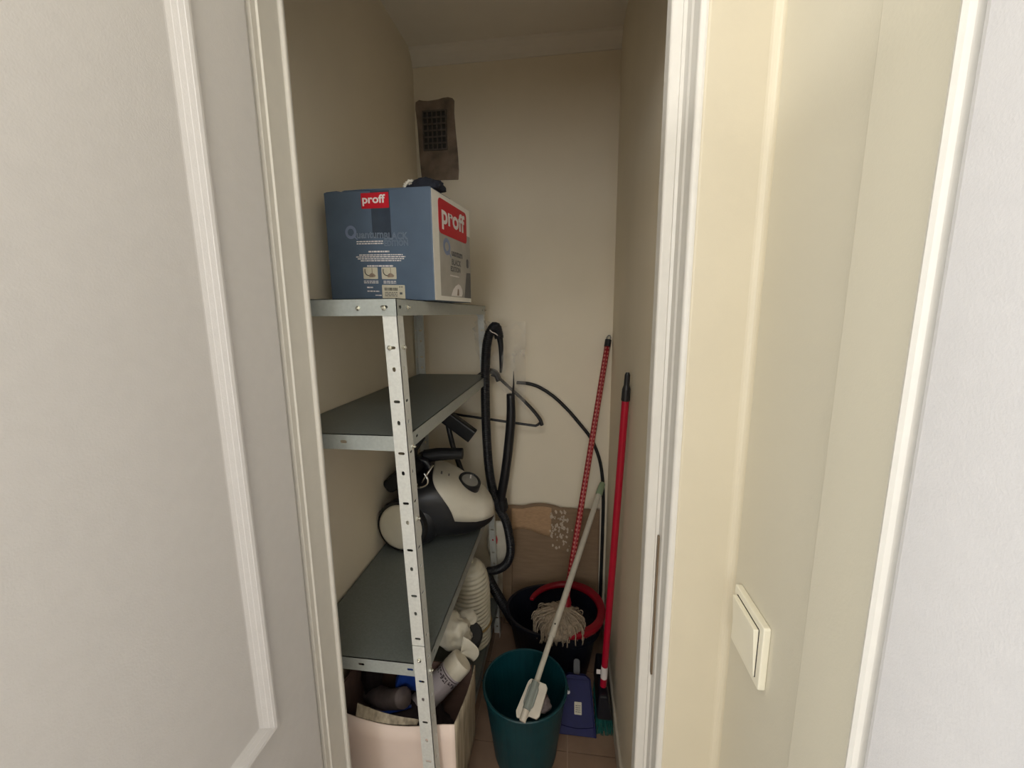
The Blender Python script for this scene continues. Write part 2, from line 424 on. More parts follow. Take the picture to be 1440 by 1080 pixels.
# panelled door leaf
def door_leaf(name, xf, sgn, y0, y1, stile_edge, panel_edge_dir, z0, z1, m, near_first):
    """leaf with its face at x=xf facing sgn*x, from y0 to y1"""
    b = BM(); box(b, (min(xf, xf-sgn*0.04), y0, z0), (max(xf, xf-sgn*0.04), y1, z1))
    return struct(name, b, m, bevel=0.007)
def panel_mould(parent, xf, sgn, ya, yb, za, zb, m):
    """raised ogee moulding frame around a panel ya..yb, za..zb (outer edge), and a slightly fielded panel"""
    prof = [(0.0, 0.0), (0.0012, 0.0080), (0.0035, 0.0118), (0.0065, 0.0120), (0.0105, 0.0108), (0.0110, 0.0100), (0.0160, 0.0072), (0.0165, 0.0064), (0.0215, 0.0034), (0.0220, 0.0028), (0.0270, 0.0003), (0.029, 0.0)]
    rings = []
    bm = BM()
    for d, h in prof:
        rings.append([bm.verts.new((xf + sgn*h, y, z)) for y, z in ((ya+d, za+d), (yb-d, za+d), (yb-d, zb-d), (ya+d, zb-d))])
    for r0, r1 in zip(rings, rings[1:]):
        for k in range(4): bm.faces.new((r0[k], r0[(k+1)%4], r1[(k+1)%4], r1[k]))
    return obj('panel_moulding', bm, m, parent)
d1 = door_leaf('door_1', JL, 1, -0.02, 0.6095, 0, 0, 0.012, DOORH-0.012, M_DOOR, True)
panel_mould(d1, JL, 1, 0.085, 0.500, 0.826, 1.90, M_DOOR)
panel_mould(d1, JL, 1, 0.085, 0.500, 0.13, 0.70, M_DOOR)
for z in (0.25, 1.80):
    b = BM(); lathe(b, [(0.007, 0), (0.007, 0.09)], Matrix.Translation((JL-0.042, 0.606, z)), 12); obj('hinge', b, M_CHROME, d1, smooth=False)
# second door on the hall's right wall, with its flat casing
b = BM(); box(b, (XH-0.008, 0.3055, 0), (XH, 0.3855, DOORH+0.08)); struct('trim_6', b, M_HALL, bevel=0.002)
b = BM(); box(b, (XH-0.016, 0.2965, 0), (XH, 0.3055, DOORH+0.01)); struct('trim_7', b, M_FRAME, bevel=0.005)
d2 = door_leaf('door_2', XH-0.012, -1, -0.42, 0.2945, 0, 0, 0.012, DOORH, M_DOOR, True)
panel_mould(d2, XH-0.012, -1, -0.30, 0.181, 0.826, 1.90, M_DOOR)
panel_mould(d2, XH-0.012, -1, -0.30, 0.181, 0.13, 0.70, M_DOOR)

# light switch on the hall wall
sw = thing('light_switch', 'cream square light switch on the pale wall right of the closet doorway', 'switch', (XH, 0.496, 1.068))
MS = Matrix(((0,0,-1,XH),(1,0,0,0.496),(0,1,0,1.068),(0,0,0,1)))   # local x=y world, y=z world, z=-x world
b = BM(); prism(b, rrect(-0.0415, -0.0415, 0.0415, 0.0415, 0.003), MS, 0, 0.0085); obj('plate', b, M_SWITCH, sw, bevel=0.0015)
b = BM(); prism(b, rrect(-0.0325, -0.0325, 0.0325, 0.0325, 0.002), MS, 0.0085, 0.0088); obj('gap', b, M_GAP, sw)
b = BM()
r = [(-0.0315, -0.0315), (0.0315, -0.0315), (0.0315, 0.0315), (-0.0315, 0.0315)]
hh = [0.0105, 0.0105, 0.0150, 0.0150]
va = [b.verts.new(MS @ Vector((x, y, 0.0087))) for x, y in r]; vb = [b.verts.new(MS @ Vector((x, y, h))) for (x, y), h in zip(r, hh)]
b.faces.new(va[::-1]); b.faces.new(vb)
for k in range(4): b.faces.new((va[k], va[(k+1)%4], vb[(k+1)%4], vb[k]))
obj('rocker', b, M_SWITCH, sw, bevel=0.001)

# body added for the closet fill light (above the frame), square housing open below
lp = thing('fill_lamp', 'added square white fill lamp in the hall just in front of the closet door', 'lamp', (-0.02, -0.40, ZC))
b = BM(); box(b, (-0.21, -0.59, 2.44), (0.17, -0.21, ZC)); obj('housing', b, M_DOOR, lp, bevel=0.006)

wl = thing('wall_lamp', 'small white wall lamp high on the hall wall left of the open door', 'lamp', (HX0, 0.12, 2.40))
b = BM(); box(b, (HX0, 0.06, 2.33), (HX0+0.015, 0.18, 2.47)); obj('back_plate', b, M_DOOR, wl, bevel=0.004)
b = BM(); lathe(b, [(0.012, 0.0), (0.012, 0.03), (0.045, 0.04), (0.055, 0.055), (0.050, 0.055), (0.040, 0.043), (0.002, 0.036)], axis_mat((HX0+0.015, 0.12, 2.40), (1, 0, -0.2)), 20); obj('shade', b, M_DOOR, wl)

# air vent on back wall
vent = thing('air_vent', 'dark brick air vent in a rough patch of bare mortar on the back wall', 'vent', (-0.545, YB, 2.03))
MV = Matrix(((1,0,0,0),(0,0,-1,YB),(0,1,0,0),(0,0,0,1)))
poly = [(-0.627,2.326),(-0.612,2.334),(-0.595,2.330),(-0.575,2.328),(-0.555,2.329),(-0.53,2.331),(-0.512,2.335),(-0.49,2.336),(-0.472,2.331),(-0.466,2.324),
        (-0.468,2.28),(-0.465,2.23),(-0.463,2.20),(-0.459,2.15),(-0.456,2.10),(-0.455,2.06),(-0.458,2.024),(-0.50,2.025),(-0.55,2.026),(-0.60,2.027),(-0.614,2.030),
        (-0.617,2.07),(-0.620,2.12),(-0.6215,2.17),(-0.6225,2.22),(-0.625,2.26),(-0.629,2.30)]
b = BM(); prism(b, poly, MV, 0, 0.006); obj('mortar_patch', b, M_MORTAR, vent)
b = BM(); prism(b, [(-0.598,2.290),(-0.500,2.285),(-0.500,2.140),(-0.594,2.142)], MV, 0.006, 0.007); obj('opening', b, M_VENTSHADE, vent)  # solid dark plate, its colour stands for the shade inside the holes
b = BM()
for i in range(6):
    x = -0.597 + i*0.0192; box(b, (x-0.0025, YB-0.013, 2.140), (x+0.0025, YB-0.006, 2.290))
for j in range(7):
    z = 2.142 + j*0.0243; box(b, (-0.599, YB-0.0125, z-0.0028), (-0.499, YB-0.006, z+0.0028))
obj('grille', b, M_GRILLE, vent)

# ================================================================== METAL SHELF UNIT
SY0, SY1 = 0.79, 1.68
def cx(z): return -0.336 + 0.032 * (1.5 - z)
XW = -0.628
SHELF_Z = [1.503, 1.221, 0.675, 0.18]
LIP = 0.034
unit = thing('metal_shelf_unit', 'galvanised steel shelf unit with slotted posts along the left wall of the closet', 'shelf', (-0.47, 1.235, 0))
WIDE = [1.405, 1.294, 1.183, 1.071, 0.962, 0.851, 0.743, 0.631, 0.520, 0.410, 0.300, 0.190, 0.08]
ROUND = [1.361, 1.249, 1.139, 1.027, 0.917, 0.807, 0.686, 0.583, 0.470, 0.355, 0.245, 0.135, 0.035]
def flange(bm, corner, lean, direction, z0, z1, normal, width=0.0305, th=0.0016):
    """slotted strip going up from z0 to z1; corner x leans with z"""
    D = Vector(direction); N = Vector(normal)
    up = Vector((lean, 0, 1))
    M = Matrix(((D.x, up.x, N.x, corner[0]), (D.y, up.y, N.y, corner[1]), (D.z, up.z, N.z, 0), (0, 0, 0, 1)))
    holes = []
    for z in WIDE:
        if z0+0.012 < z < z1-0.012: holes.append((width*0.52, z, 0.0070, 0.0030))
    for z in ROUND:
        if z0+0.012 < z < z1-0.012: holes.append((width*0.52, z, 0.0034, 0.0048))
    perforated(bm, M, 0, width, z0, z1, holes, th)
def bolt(parent, p, n, r=0.0052):
    b = BM(); M = axis_mat(p, n); lathe(b, [(r, 0), (r, 0.0028), (r*0.7, 0.0040)], M, 6)
    lathe(b, [(r*0.5, 0.004), (r*0.5, 0.0075), (r*0.3, 0.0085)], M, 8)
    obj('bolt', b, M_BOLT, parent)
J = 0.725
def post(px0, lean, y, sx, sy, name='post'):
    """px0: corner x at z=0; lean dx/dz; sx: direction of the front flange; sy: direction of the side flange"""
    for z0, z1, off in ((0.0, J-0.001, 0.0), (J+0.001, 1.470, 0.0006)):
        b = BM(); c = (px0, y)
        flange(b, c, lean, (sx, 0, 0), z0, z1, (0, -sy, 0))
        flange(b, c, lean, (0, sy, 0), z0, z1, (-sx, 0, 0))
        o = obj('post', b, M_GALV, unit)
post(cx(0), -0.032, SY0, -1, 1)
post(cx(0), -0.032, SY1, -1, -1)
post(XW, 0.0, SY0, 1, 1)
post(XW, 0.0, SY1, 1, -1)
for i, z in enumerate(SHELF_Z):
    o_ = 0.0025 if i == 0 else -0.002          # the top pan caps the posts, the others sit inside them
    x0, x1, y0, y1 = XW - o_ + (0.0 if i else 0.0), cx(z) + o_, SY0 - o_, SY1 + o_
    b = BM()
    box(b, (x0, y0, z-0.0015), (x1, y1, z))
    sh = obj('shelf', b, M_SHELFDIM, unit, bevel=0.0)
    mid = (z - LIP/2)
    fr = [(u, mid, 0.0075, 0.0032) for u in (x0+0.05, x0+0.155, x0+0.275)] if i else [(x1-0.026, mid, 0.0075, 0.0032), (x0+0.05, mid, 0.0075, 0.0032)]
    b = BM(); perforated(b, Matrix(((1,0,0,0),(0,0,-1,y0),(0,1,0,0),(0,0,0,1))), x0, x1, z-LIP, z, fr, 0.0015); obj('front_lip', b, M_LIP, sh)
    b = BM(); perforated(b, Matrix(((1,0,0,0),(0,0,-1,y1),(0,1,0,0),(0,0,0,1))), x0, x1, z-LIP, z, [], 0.0015); obj('back_lip', b, M_LIP, sh)
    sd = [(u, mid, 0.0075, 0.0032) for u in (y0+0.018, y0+0.06, y1-0.06, y1-0.018)]
    b = BM(); perforated(b, Matrix(((0,0,1,x1),(1,0,0,0),(0,1,0,0),(0,0,0,1))), y0, y1, z-LIP, z, sd, 0.0015); obj('side_lip', b, M_LIP, sh)
    b = BM(); perforated(b, Matrix(((0,0,1,x0+0.0015),(1,0,0,0),(0,1,0,0),(0,0,0,1))), y0, y1, z-LIP, z, [], 0.0015); obj('side_lip', b, M_LIP, sh)
# bolts the photo shows
z = 1.503 - LIP/2
for x in (cx(1.5)-0.024, cx(1.5)-0.078): bolt(unit, (x, SY0-0.0025, z-0.002), (0, -1, 0))
bolt(unit, (cx(1.5)+0.0025, SY0+0.050, z), (1, 0, 0)); bolt(unit, (cx(1.5)+0.0025, SY1-0.02, z), (1, 0, 0))
bolt(unit, (cx(1.405)-0.021, SY0, 1.405), (0, -1, 0)); bolt(unit, (cx(1.405), SY0+0.016, 1.405), (1, 0, 0))
bolt(unit, (cx(1.2), SY0+0.022, 1.192), (1, 0, 0)); bolt(unit, (cx(0.65), SY0+0.018, 0.647), (1, 0, 0))
bolt(unit, (cx(1.04), SY0+0.016, 1.030), (1, 0, 0)); bolt(unit, (cx(0.7)-0.016, SY0, 0.690), (0, -1, 0), 0.0045)
# little brace under the top shelf at the back
b = BM(); prism(b, [(0, 0), (0.035, 0), (0, -0.035)], Matrix(((-1,0,0,cx(1.47)-0.002),(0,0,1,SY1-0.004),(0,1,0,1.503-LIP),(0,0,0,1))), 0, 0.0015); obj('corner_gusset', b, M_GALV, unit)

# ================================================================== APPLIANCE CARTON ON THE TOP SHELF
BX, BY, BT, BW, BD, BH = -0.308, 0.952, 0.131, 0.283, 0.24, 0.257
BZ = 1.5035
U = Vector((-math.cos(BT), math.sin(BT), 0)); V = Vector((math.sin(BT), math.cos(BT), 0)); A = Vector((BX, BY, BZ)); UP = Vector((0,0,1))
ac = thing('appliance_carton', 'blue and white printed appliance carton on the top shelf', 'carton', A + U*BW/2 + V*BD/2)
MF = Matrix((-U - UP*0.035, UP, -V)).transposed().to_4x4(); MF.translation = A + U*BW + UP*0.0049            # front: x 0..BW right, y up
MSd = Matrix((V, UP, -U)).transposed().to_4x4(); MSd.translation = A                 # side: x 0..BD back, y up
def bw(x, y, z): return A + U*(BW-x) + V*y + UP*z
b = BM()
vs = [b.verts.new(bw(*p)) for p in ((0,0,0),(BW,0,0),(BW,BD,0),(0,BD,0),(-0.001,0.001,BH*1.012),(BW,0.0,BH*0.972),(BW-0.002,BD,BH*0.985),(0.002,BD,BH*1.012))]
for f in ((0,3,2,1),(4,5,6,7),(0,1,5,4),(2,3,7,6),(3,0,4,7),(1,2,6,5)): b.faces.new([vs[i] for i in f])
obj('carton_body', b, M_BLUEBOX, ac, bevel=0.0025)
b = BM(); prism(b, [(0.001, 0.001), (BD-0.002, 0.001), (BD-0.003, BH*0.985-0.002), (0.001, BH*0.972-0.002)], MSd, 0.0, 0.0006); obj('white_side_panel', b, M_WHITEBOX, ac, label='white printed side of the carton')
b = BM(); box(b, (0.006, -0.0015, 0), (0.011, 0.0005, 0)); b.free()
# top flap edges: a slightly lifted flap with a torn lip
b = BM()
fl_pts = [(0.004,0.004,BH*1.012-0.0010),(BW*0.12,0.0035,BH*1.008),(BW*0.16,0.006,BH*1.006-0.0014),(BW*0.2,0.003,BH*1.005),(BW*0.42,0.003,BH*0.997+0.0008),(BW*0.55,0.003,BH*0.992),(BW*0.8,0.003,BH*0.980),(BW-0.004,0.004,BH*0.973)]
a_ = [b.verts.new(bw(*p)) for p in fl_pts]; c_ = [b.verts.new(bw(p[0], BD*0.49, p[2]+0.001)) for p in fl_pts]
for k in range(len(a_)-1): b.faces.new((a_[k], a_[k+1], c_[k+1], c_[k]))
r_ = bmesh.ops.extrude_face_region(b, geom=b.faces[:]); bmesh.ops.translate(b, verts=[g for g in r_['geom'] if isinstance(g, bmesh.types.BMVert)], vec=(0,0,0.0022))
obj('top_flap', b, M_BLUEBOX, ac)
def fdecal(name, x0, y0, x1, y1, m, r=0.002, z0=0.0, z1=0.0004, M=MF, label=None):
    b = BM(); prism(b, rrect(x0, y0, x1, y1, r), M, z0, z1); return obj(name, b, m, ac, label=label)
fdecal('tape_strip', 0.128, 0.148, 0.178, 0.2525, M_TAPE, 0.0005, label='dark packing tape strip')
lab = fdecal('red_label', 0.103, 0.214, 0.176, 0.2485, M_RED, 0.001, 0.0, 0.0009, label='red label with white proff lettering')
b = fit_text('proff', MF, 0.1065, 0.1675, 0.2195, 0.244, z=0.0012, bold=0.025); obj('lettering', b, M_WPRINT, lab)
# Q ring, outlined name
b = BM()
n = 24
ri = [[b.verts.new(MF @ Vector((0.069 + rr*math.cos(2*PI*k/n), 0.1615 + rr*math.sin(2*PI*k/n)*1.0, 0.0006))) for k in range(n)] for rr in (0.0085, 0.0155)]
for k in range(n): b.faces.new((ri[0][k], ri[0][(k+1)%n], ri[1][(k+1)%n], ri[1][k]))
vs = [b.verts.new(MF @ Vector(p)) for p in ((0.072,0.154,0.0007),(0.0845,0.1440,0.0007),(0.0875,0.1450,0.0007),(0.0755,0.157,0.0007))]; b.faces.new(vs)
obj('letter_ring', b, M_BLUEPRINT, ac, recalc=False)
for s, r in (('uantum', (0.085, 0.157, 0.147, 0.162)), ('BLACK', (0.159, 0.2205, 0.143, 0.159)), ('EDITION', (0.158, 0.2205, 0.1285, 0.1415))):
    b = fit_text(s, MF, r[0], r[1], r[2], r[3], outline=0.022); obj('outlined_lettering', b, M_GPRINT, ac)
rng = random.Random(3)
b = BM()
for v in (0.1335, 0.1385): word_bars(b, MF, 0.083, 0.155, v, 0.0026, rng)
word_bars(b, MF, 0.114, 0.170, 0.1145, 0.0036, rng)
for v, u0, u1 in ((0.1075,0.088,0.205),(0.1030,0.079,0.212),(0.0985,0.083,0.208),(0.0940,0.091,0.200)): word_bars(b, MF, u0, u1, v, 0.0024, rng)
word_bars(b, MF, 0.108, 0.179, 0.0815, 0.0032, rng)
for v in (0.0465, 0.0425):
    word_bars(b, MF, 0.096, 0.136, v, 0.0020, rng); word_bars(b, MF, 0.150, 0.184, v, 0.0020, rng)
word_bars(b, MF, 0.104, 0.120, 0.0310, 0.0032, rng); word_bars(b, MF, 0.104, 0.138, 0.0225, 0.0024, rng); word_bars(b, MF, 0.126, 0.144, 0.0130, 0.0022, rng)
obj('fine_print', b, M_WPRINT, ac, kind='stuff', recalc=False)
for x0 in (0.096, 0.146):
    p = fdecal('picture', x0, 0.0525, x0+0.0395, 0.080, M_CREAMPRINT, 0.002)
    b = BM(); prism(b, [(x0+0.016,0.0565),(x0+0.030,0.0570),(x0+0.034,0.0600),(x0+0.030,0.0640),(x0+0.0245,0.0670),(x0+0.020,0.0655),(x0+0.016,0.062)], MF, 0.0004, 0.0007); obj('printed_shape', b, M_TAN, p)
    b = BM(); tube(b, spline([MF @ Vector(q) for q in ((x0+0.005,0.076,0.0007),(x0+0.005,0.068,0.0007),(x0+0.009,0.0625,0.0007),(x0+0.016,0.0600,0.0007))], 4), 0.0009, 6); obj('printed_hose', b, M_INK, p)
    b = BM(); tube(b, [MF @ Vector(q) for q in ((x0+0.0245,0.0665,0.0006),(x0+0.0245,0.0790,0.0006))], 0.0007, 6); obj('printed_wand', b, M_TAN, p)
st = fdecal('barcode_sticker', 0.1450, 0.0060, 0.2060, 0.0390, M_CREAMPRINT, 0.002, 0, 0.0006)
b = BM(); u = 0.1515
while u < 0.1860:
    wd = rng.choice((0.0006, 0.0010, 0.0016)); prism(b, [(u,0.0255),(u+wd,0.0255),(u+wd,0.0325),(u,0.0325)], MF, 0.0006, 0.0008); u += wd + rng.choice((0.0006, 0.0010))
obj('barcode', b, M_INK, st, kind='stuff')
b = BM()
for v in (0.0205, 0.0165, 0.0125): word_bars(b, MF, 0.152, 0.186, v, 0.0018, rng, 0.0008)
word_bars(b, MF, 0.191, 0.201, 0.0335, 0.002, rng, 0.0008); word_bars(b, MF, 0.192, 0.199, 0.017, 0.005, rng, 0.0008)
obj('fine_print', b, M_DPRINT, st, kind='stuff', recalc=False)
# side artwork
fdecal('grey_picture', 0.034, 0.012, BD-0.003, 0.180, M_GREYPRINT, 0.001, 0.0006, 0.0009, MSd, 'grey picture panel')
sl = fdecal('red_label', 0.034, 0.158, 0.212, 0.238, M_RED, 0.012, 0.0006, 0.0014, MSd, 'large red label with white proff lettering')
b = fit_text('proff', MSd, 0.050, 0.198, 0.169, 0.228, z=0.0018, bold=0.03); obj('lettering', b, M_WPRINT, sl)
b = BM()
ri = [[b.verts.new(MSd @ Vector((0.076 + rr*math.cos(2*PI*k/n)*1.05, 0.132 + rr*math.sin(2*PI*k/n), 0.0012))) for k in range(n)] for rr in (0.0105, 0.0205)]
for k in range(n): b.faces.new((ri[0][k], ri[0][(k+1)%n], ri[1][(k+1)%n], ri[1][k]))
vs = [b.verts.new(MSd @ Vector(p)) for p in ((0.080,0.122,0.0013),(0.099,0.108,0.0013),(0.103,0.110,0.0013),(0.086,0.127,0.0013))]; b.faces.new(vs)
obj('letter_ring', b, M_BLUEPRINT, ac, recalc=False)
for s, r in (('uantum', (0.104, 0.178, 0.114, 0.129)), ('BLACK', (0.104, 0.166, 0.092, 0.107)), ('EDITION', (0.096, 0.160, 0.0755, 0.0885))):
    b = fit_text(s, MSd, *r, z=0.0012, outline=0.03); obj('outlined_lettering', b, M_DPRINT, ac)
b = BM(); word_bars(b, MSd, 0.092, 0.150, 0.063, 0.003, rng, 0.0012); obj('fine_print', b, M_WPRINT, ac, kind='stuff', recalc=False)
b = BM(); prism(b, [(0.095,0.014),(0.165,0.014),(0.172,0.022),(0.170,0.032),(0.160,0.042),(0.145,0.046),(0.125,0.040),(0.108,0.030)], MSd, 0.0009, 0.0012); obj('printed_shape', b, M_WPRINT, ac)
b = BM(); prism(b, [(0.132,0.016),(0.146,0.016),(0.146,0.032),(0.138,0.034)], MSd, 0.0012, 0.0014); obj('printed_shape', b, M_TAN, ac)
b = BM(); prism(b, [(0.186,0.012),(0.234,0.012),(0.234,0.082),(0.205,0.080),(0.196,0.05)], MSd, 0.0009, 0.0012); obj('printed_shape', b, M_DPRINT, ac)
b = BM(); prism(b, rrect(0.206, 0.094, 0.222, 0.118, 0.006), MSd, 0.0009, 0.0012); obj('printed_shape', b, M_DPRINT, ac)

# cloth on the carton
ct = thing('crumpled_cloth', 'crumpled dark navy cloth with a white edge on top of the blue carton', 'cloth', (-0.335, 0.99, BZ+BH))
CT = BZ + BH*0.980
b = blob((-0.336, 1.000, CT+0.006), (0.040, 0.034, 0.024), 0.30, 1.6, 4.1)
for v in b.verts: v.co.z = max(v.co.z, CT+0.002)
obj('dark_cloth', b, M_NAVY, ct, smooth=True, label='dark navy cloth')
b = BM(); tube(b, [p + Vector((0, 0, 0.003*noise.noise(p*90))) for p in spline([(-0.372,0.985,CT+0.006),(-0.381,0.985,CT+0.012),(-0.376,0.987,CT+0.020),(-0.364,0.99,CT+0.0235),(-0.352,0.995,CT+0.021),(-0.362,0.985,CT+0.014),(-0.370,0.983,CT+0.013)], 8)], lambda i: 0.0042+0.0012*math.sin(i*1.7), 9); obj('white_edge', b, M_TRIM, ct, smooth=True, label='rolled white edge')
b = BM(); tube(b, spline([(-0.316,0.985,CT+0.014),(-0.303,0.980,CT+0.014),(-0.295,0.975,CT+0.004)], 5), lambda i: 0.006 if i < 8 else 0.004, 8); obj('cloth_end', b, M_NAVY, ct, smooth=True)

# ================================================================== VACUUM CLEANER
VZ = 0.676
vac = thing('vacuum_cleaner', 'white and black canister vacuum cleaner on the lowest visible shelf', 'vacuum cleaner', (-0.44, 1.40, VZ))
va = math.radians(14)
E1 = Vector((math.cos(va), math.sin(va), 0)); E2 = Vector((-math.sin(va), math.cos(va), 0)); VO = Vector((-0.600, 1.345, VZ))
VL = 0.345
def vsec(t):
    k = max(0.0, 1 - max(0, (t-0.35)/0.65)**3.2)**0.5; kr = max(0.0, 1 - max(0, (0.16-t)/0.16)**2.2)**0.5
    wv = 0.142 * min(k, kr) * (0.92 + 0.08*math.sin(PI*min(1, t*1.3)))
    top = 0.205 + 0.04*math.sin(PI*min(1, t*1.25)) - 0.075*max(0, (t-0.35)/0.65)**1.6
    top *= (0.55 + 0.45*min(1, kr*1.2)) * (0.62 + 0.38*max(0, 1-max(0, (t-0.7)/0.3)**3)**0.5)
    bot = 0.012 + 0.030*max(0, (t-0.6)/0.4)**2 + 0.03*(1-kr)
    return wv, bot, top
def vpt(t, th, off=0.0):
    wv, bot, top = vsec(t)
    c, s = math.cos(th), math.sin(th)
    ex = 0.72 if s < 0 else 0.62
    sx = math.copysign(abs(c)**ex, c); sz = math.copysign(abs(s)**(0.72 if s < 0 else 0.50), s)
    return VO + E1*(t*VL + off*(1 if t > 0.85 else 0)) + E2*(sx*(wv+off)) + UP*((bot+top)/2 + sz*((top-bot)/2 + off))
b = BM(); g = grid(b, lambda u, t: vpt(0.001+0.998*t, 2*PI*u), 48, 36, wrap_u=True)
b.faces.new([g[i][0] for i in range(48)]); b.faces.new([g[i][-1] for i in range(48)][::-1])
obj('body', b, M_BLACK, vac, smooth=True, label='black housing')
# white front shell: th from near side (pi) over the top (pi/2) to far side (0)
def shell(u, t):
    th = math.radians(183 - 192*u)
    e = abs(u-0.5)*2
    tl = 0.375 + 0.215*e**3
    tt = tl + (0.997-tl)*t
    return vpt(tt, th, 0.003)
b = BM(); grid(b, shell, 44, 26); o = obj('front_shell', b, M_VWHITE, vac, smooth=True, label='glossy white front shell')
md = o.modifiers.new('solid', 'SOLIDIFY'); md.thickness = 0.003; md.offset = -1
# dial ring on the shell
def vframe(t, th, off):
    p = vpt(t, th, off); du = vpt(t+0.01, th, off) - vpt(t-0.01, th, off); dv = vpt(t, th+0.03, off) - vpt(t, th-0.03, off)
    nn = du.cross(dv).normalized()
    if nn.z < 0: nn = -nn
    return p, nn, du.normalized()
p, nn, du = vframe(0.735, math.radians(93), 0.003)
nn = (nn*0.6 + Vector((0.20, -0.30, 0.90)).normalized()).normalized(); MD = axis_mat(p + nn*0.0085, nn, du) @ Matrix.Scale(1.22, 4)
b = BM(); lathe(b, [(0.025, -0.014), (0.0355, -0.014), (0.0345, 0.006), (0.031, 0.0085), (0.027, 0.0085), (0.025, 0.006)], MD @ Matrix.Diagonal((1.0, 1.15, 1, 1)), 36, caps=False)
obj('dial_ring', b, M_BLACK, vac, smooth=False, label='black dial ring')
b = BM(); lathe(b, [(0.0255, 0.0), (0.0255, 0.0055), (0.010, 0.0068)], MD @ Matrix.Diagonal((1.0, 1.15, 1, 1)), 32); obj('dial', b, M_GREYP, vac, label='grey dial centre')
b = BM(); box(b, (-0.002, 0.008, 0.006), (0.002, 0.025, 0.0085), MD); obj('dial_pointer', b, M_WPRINT, vac)
p2, n2, d2_ = vframe(0.47, math.radians(100), 0.0035); ML = axis_mat(p2, n2, d2_)
b = BM()
for k in range(4): prism(b, [(-0.006, 0.012-k*0.006), (0.0, 0.012-k*0.006), (0.0, 0.0155-k*0.006), (-0.006, 0.0155-k*0.006)], ML, 0, 0.0006)
prism(b, [(0.022,-0.008),(0.026,-0.008),(0.026,0.010),(0.022,0.010)], ML, 0, 0.0006)
obj('marking', b, M_DPRINT, vac)
# rear wheel on the near side
WC = Vector((-0.545, 1.222, 0.768)); WN = Vector((-0.10, -0.99, 0.05)).normalized(); MW = axis_mat(WC, WN)
b = BM(); lathe(b, [(0.070, -0.035), (0.0885, -0.030), (0.0905, -0.012), (0.086, 0.000), (0.076, 0.002)], MW, 40); obj('wheel', b, M_BLACKM, vac, smooth=False, label='black tyre of the rear wheel')
b = BM(); lathe(b, [(0.078, 0.000), (0.0775, 0.004), (0.070, 0.0085), (0.050, 0.013), (0.025, 0.0155), (0.004, 0.016)], MW, 40); obj('wheel_cap', b, M_VWHITE, vac, smooth=True, label='white wheel cap')
# fender over the wheel, towards the front
b = blob((-0.487, 1.262, 0.775), (0.062, 0.036, 0.085), 0.03, 1.0, 2.0); obj('wheel_arch', b, M_BLACK, vac, smooth=True)
# carry handle, hose inlet, latch
b = BM(); tube(b, spline([(-0.575,1.38,0.865),(-0.57,1.375,0.915),(-0.545,1.37,0.945),(-0.505,1.37,0.945),(-0.480,1.372,0.900)], 8), 0.015, 12, flat=0.8); obj('carry_handle', b, M_BLACK, vac, smooth=True)
b = BM(); tube(b, [Vector((-0.515,1.40,0.955)), Vector((-0.47,1.405,0.962)), Vector((-0.40,1.41,0.966)), Vector((-0.375,1.412,0.966))], lambda i: (0.024,0.024,0.021,0.021)[i], 18); obj('hose_inlet', b, M_BLACKM, vac, smooth=False)
b = BM(); D_ = Vector((-0.018, -0.020, 0.004)); tube(b, [q + D_ for q in spline([(-0.490,1.27,0.912),(-0.480,1.268,0.900),(-0.460,1.268,0.897),(-0.440,1.27,0.907),(-0.437,1.272,0.925),(-0.449,1.275,0.945)], 6)], 0.0062, 8, flat=0.6); tube(b, [Vector(q) + D_ for q in ((-0.456,1.27,0.915),(-0.437,1.275,0.945),(-0.420,1.285,0.972))], 0.007, 8, flat=0.5); tube(b, [(-0.505,1.30,0.87),(-0.500,1.262,0.905)], 0.005, 8)
obj('latch', b, M_CHROME, vac, label='shiny metal latch', smooth=True)

# floor nozzle lying behind, against the left wall
nz = thing('vacuum_floor_nozzle', 'black vacuum floor nozzle propped against the left wall behind the vacuum', 'nozzle', (-0.58, 1.43, 0.83))
MN = Matrix.Translation((-0.575, 1.34, 0.905)) @ Matrix.Rotation(math.radians(-36), 4, 'Y')
b = BM(); prism(b, rrect(-0.062, -0.025, 0.075, 0.025, 0.018, 5), MN @ Matrix(((1,0,0,0),(0,0,1,0),(0,1,0,0),(0,0,0,1))), -0.05, 0.10); obj('nozzle_body', b, M_BLACKM, nz, bevel=0.006)
b = BM(); tube(b, [MN @ Vector((0.04,0.03,0.02)), MN @ Vector((0.07,0.04,0.055)), MN @ Vector((0.12,0.05,0.075))], 0.018, 14); obj('neck', b, M_BLACKM, nz)

# wand end showing under the middle shelf
wd = thing('vacuum_wand', 'black flat vacuum wand end pointing down under the middle shelf, behind the vacuum', 'wand', (-0.45, 1.60, 0.95))
MWd = axis_mat((-0.440, 1.600, 1.020), Vector((0.80, 0.02, -0.60)), (0.60, 0.0, 0.80))
b = BM(); prism(b, rrect(-0.029, -0.020, 0.029, 0.020, 0.008), MWd, -0.10, 0.075); obj('wand_tube', b, M_BLACK, wd, bevel=0.002)
b = BM(); tube(b, spline([(-0.487,1.60,1.045),(-0.475,1.595,0.985),(-0.460,1.59,0.925),(-0.435,1.585,0.85),(-0.41,1.57,0.79),(-0.405,1.565,0.70)], 8), 0.011, 10); obj('curved_handle', b, M_BLACK, wd, smooth=True)

